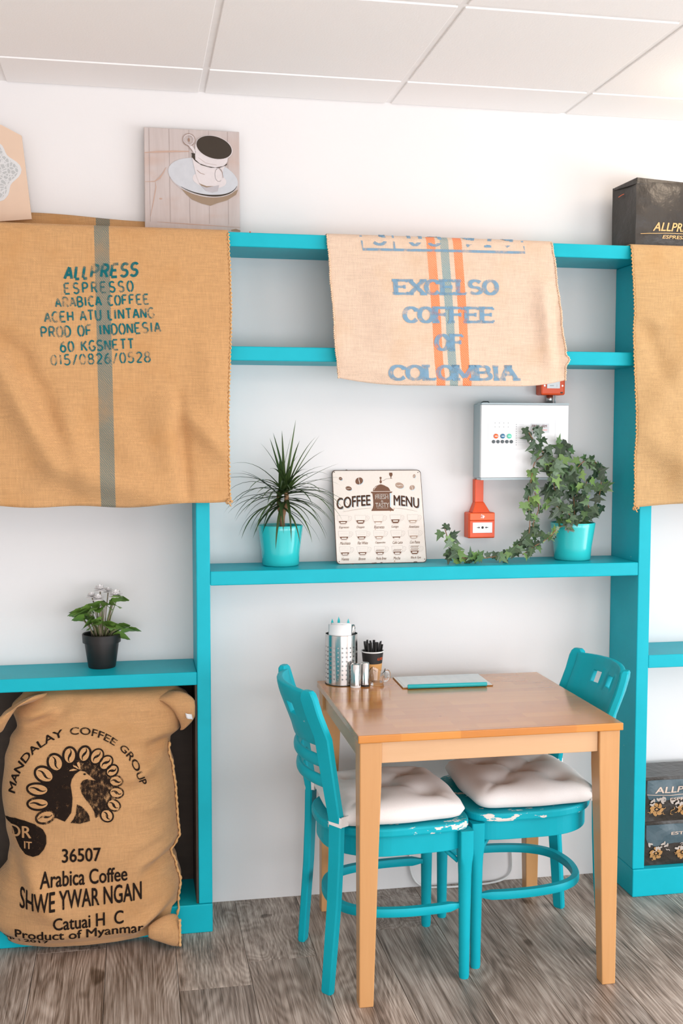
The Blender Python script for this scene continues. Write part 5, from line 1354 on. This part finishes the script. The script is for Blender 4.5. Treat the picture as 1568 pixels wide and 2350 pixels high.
# napkins (folded paper) standing in the holder
random.seed(2)
for k, (rr, a0, a1, z1) in enumerate(((.0470,200,292,.196),(.0440,262,304,.199),(.0400,205,300,.201))):
    m = MB()
    m.grid(lambda u, v: (hx+rr*cos(RAD(lerp(a0,a1,u))), hy+rr*sin(RAD(lerp(a0,a1,u))), ZP+.006+v*(z1-.006)-.004*abs(u-.5)), 14, 4)
    o = m.build('paper_napkin', M['paper'], None, True, solid=.002, origin=(hx, hy, ZP+.006)); setp(o, ('white paper napkin curled along the left front inside the steel holder','white paper napkin curled along the right front inside the steel holder','white paper napkin rising behind the front ones in the steel holder')[k], 'napkin', 'napkins in the steel holder')
for dx, dy, tx, tz, which in ((-.026,.012,-.002,.207,'leftmost'),(-.010,.016,.004,.212,'tallest'),(.018,.010,.006,.206,'rightmost')):
    x_, y_ = hx+dx, hy+dy
    m = MB().add([(x_-.004,y_,ZP+.02),(x_+.004,y_,ZP+.02),(x_+.004+tx,y_,ZP+tz-.012),(x_+tx,y_,ZP+tz),(x_-.004+tx,y_,ZP+tz-.012)], [(0,1,2,3,4)])
    o = m.build('sugar_stick', M['clip_teal'], None, solid=.0025, origin=(x_, y_, ZP+.02)); setp(o, which+' of the three teal tips poking out behind the napkins', 'stick', 'teal sticks in the steel holder')
for k, (dx, dy, lean, top_) in enumerate(((.028,-.014,.012,.190),(.034,-.004,.010,.182),(.030,.010,.006,.186),(.038,.006,.004,.176))):
    x_, y_ = hx+dx*.9, hy+dy
    m = MB().tube([(x_-.006,y_,ZP+.012),(x_,y_,ZP+.10),(x_+lean*.5,y_,ZP+top_-.03),(x_+lean*.7,y_,ZP+top_-.012),(x_+lean,y_,ZP+top_)], [.0018,.0024,.0045,.0072,.004], 8)
    o = m.build('fork_handle', M['steel'], None, True, origin=(x_, y_, ZP+.01)); o.name = 'fork'; setp(o, 'steel cutlery handle upright at the right in the steel holder', 'cutlery', 'cutlery in the steel holder')
# shakers
for (x_, y_, r_, h_, lab, base) in ((.3385,-.205,.0152,.0745,'steel shaker with a clear foot, the left one of the pair','glass'),(.3715,-.196,.0128,.0765,'plain steel shaker, the right one of the pair','black')):
    o = empty('salt_shaker', (x_, y_, ZP), lab, 'shaker', 'steel shakers')
    MB().lathe([(r_,.006),(r_,h_-.003),(r_-.002,h_),(r_*.6,h_+.0012),(.001,h_+.0014)], (x_,y_,ZP), 32).build('body', M['chrome'], o, True, sharp=40)
    MB().lathe([(r_+.0008,0),(r_+.0008,.0058)], (x_,y_,ZP), 32, True, True).build('foot', M['cup_white'] if base == 'glass' else M['black'], o, True, sharp=40)
# small glass mug with a scalloped rim
gx, gy = .4135, -.182
gm = empty('glass_mug', (gx, gy, ZP), 'small clear glass mug with a handle in front of the paper cup', 'glass')
def gl(r0, r1, h0, h1, n=32, wav=0): return [[(gx+lerp(r0,r1,t)*cos(a), gy+lerp(r0,r1,t)*sin(a), ZP+lerp(h0,h1,t)+(wav*t*t*cos(3*a+.6))) for a in [2*pi*k/n for k in range(n)]] for t in (0,.25,.5,.75,1)]
outer = gl(.0215,.0270,.0005,.046,wav=.006); inner = gl(.0185,.0245,.0095,.046,wav=.006)
MB().rings(outer+list(reversed(inner))).build('bowl', M['glass'], gm, True, sharp=60)
MB().tube(spline([(gx+.024,gy,ZP+.040),(gx+.036,gy,ZP+.042),(gx+.040,gy,ZP+.028),(gx+.034,gy,ZP+.014),(gx+.0225,gy,ZP+.012)],5), .0042, 10).build('handle', M['glass'], gm, True)
# paper cup with black sticks
qx, qy = .412, -.118
pcup = empty('paper_cup', (qx, qy, ZP), 'amber and black paper cup full of black sticks behind the glass mug', 'cup')
MB().lathe([(.026,0),(.0262,.003),(.0315,.058)], (qx,qy,ZP), 36).build('lower_wall', M['amber'], pcup, True, sharp=40)
bnd = MB().lathe([(.0315,.058),(.0352,.094),(.0340,.094),(.0300,.056)], (qx,qy,ZP), 36, False).build('black_band', M['black'], pcup, True, sharp=40)
MB().lathe([(.0350,.0935),(.0374,.0945),(.0378,.0965),(.0366,.0985),(.0345,.0975)], (qx,qy,ZP), 36, False).build('rim', M['cup_white'], pcup, True)
MB().lathe([(.0290,.05),(.002,.05)], (qx,qy,ZP), 24, False, True).build('inner_floor', M['cup_white'], pcup)
P = Print(); P.add(text2d('ALLPRESS', .02, 0, 1, 0, 1, .02))
def cupfn(x, z):
    a = -pi/2 + .25 + x*.75; r_ = lerp(.0315,.0352,(.070+z*.009-.058)/.036)+.0004
    return (qx+r_*cos(a), qy+r_*sin(a), ZP+.070+z*.009)
P.lay('orange_lettering', cupfn, M['orange2'], pcup, .1)
random.seed(14); first_st = None
sticks = MB()
for k in range(30):
    a = k*2.39996; rr = .030*sqrt((k+.5)/30); bx, by = qx+rr*.75*cos(a), qy+rr*.75*sin(a); tx, ty = bx+.012*cos(a)*rr/.03, by+.008*sin(a)*rr/.03
    zt = ZP+rnd(.118,.131); w_ = .0034
    m = MB(); ca, sa = cos(a*1.7), sin(a*1.7)
    rg = [[(px+w_*ca*i_-.0008*sa*j_, py+w_*sa*i_+.0008*ca*j_, z_) for i_, j_ in ((-1,-1),(1,-1),(1,1),(-1,1))] for px, py, z_ in ((bx,by,ZP+.052),(tx,ty,zt))]
    o = m.rings(rg).build('sugar_stick', M['black'], None, origin=(bx, by, ZP+.052)); setp(o, 'thin black sugar stick standing in the paper cup', 'stick', 'black sticks in the paper cup')
# menu sheet on a clip rail
mn = empty('menu_board', (.625, -.17, ZP), 'white menu sheet on a thin board with a teal clip rail', 'menu')
def quad(pts, z0, z1): return MB().rings([[(x,y,z0) for x,y in pts],[(x,y,z1) for x,y in pts]])
quad([(.480,-.253),(.772,-.266),(.775,-.100),(.484,-.100)], ZP, ZP+.003).build('hardboard', M['hardboard'], mn, bevel=.0005)
quad([(.482,-.252),(.770,-.265),(.7735,-.102),(.4855,-.102)], ZP+.0031, ZP+.0037).build('paper_sheet', M['paper'], mn)
quad([(.490,-.246),(.755,-.257),(.7600,-.104),(.4925,-.104)], ZP+.0038, ZP+.0044).build('paper_sheet', M['paper'], mn)
random.seed(6); P = Print()
for c in range(7):
    for q in range(9):
        x_ = .507+c*.035; y_ = -.112-q*.0145
        if rnd(0,1) < .85: P.stroke([(x_, y_), (x_+rnd(.010,.024), y_-.001)], .0016)
P.lay('fine_print', lambda x, y: (x, y, ZP+.0046), M['print_fine'], mn)
MB().tube([(.494,-.2605,ZP+.0075),(.4955,-.2606,ZP+.0075),(.748,-.2700,ZP+.0075),(.7495,-.2701,ZP+.0075)], [.0055,.0068,.0068,.0055], 12).build('clip_rail', M['clip_teal'], mn, True, sharp=40)

# white cable trailing down the wall behind the chairs
cb = MB().tube(spline([(.572,-.006,.16),(.567,-.006,.10),(.578,-.007,.04),(.61,-.012,.006),(.67,-.03,.0045),(.76,-.035,.0045),(.88,-.018,.0045),(.93,-.008,.03),(.932,-.007,.10)],8), .0036, 8).build('power_cable', M['cable'], None, True, origin=(.6,-.01,.0))
setp(cb, 'thin white cable lying on the floor along the wall behind the chairs', 'cable')
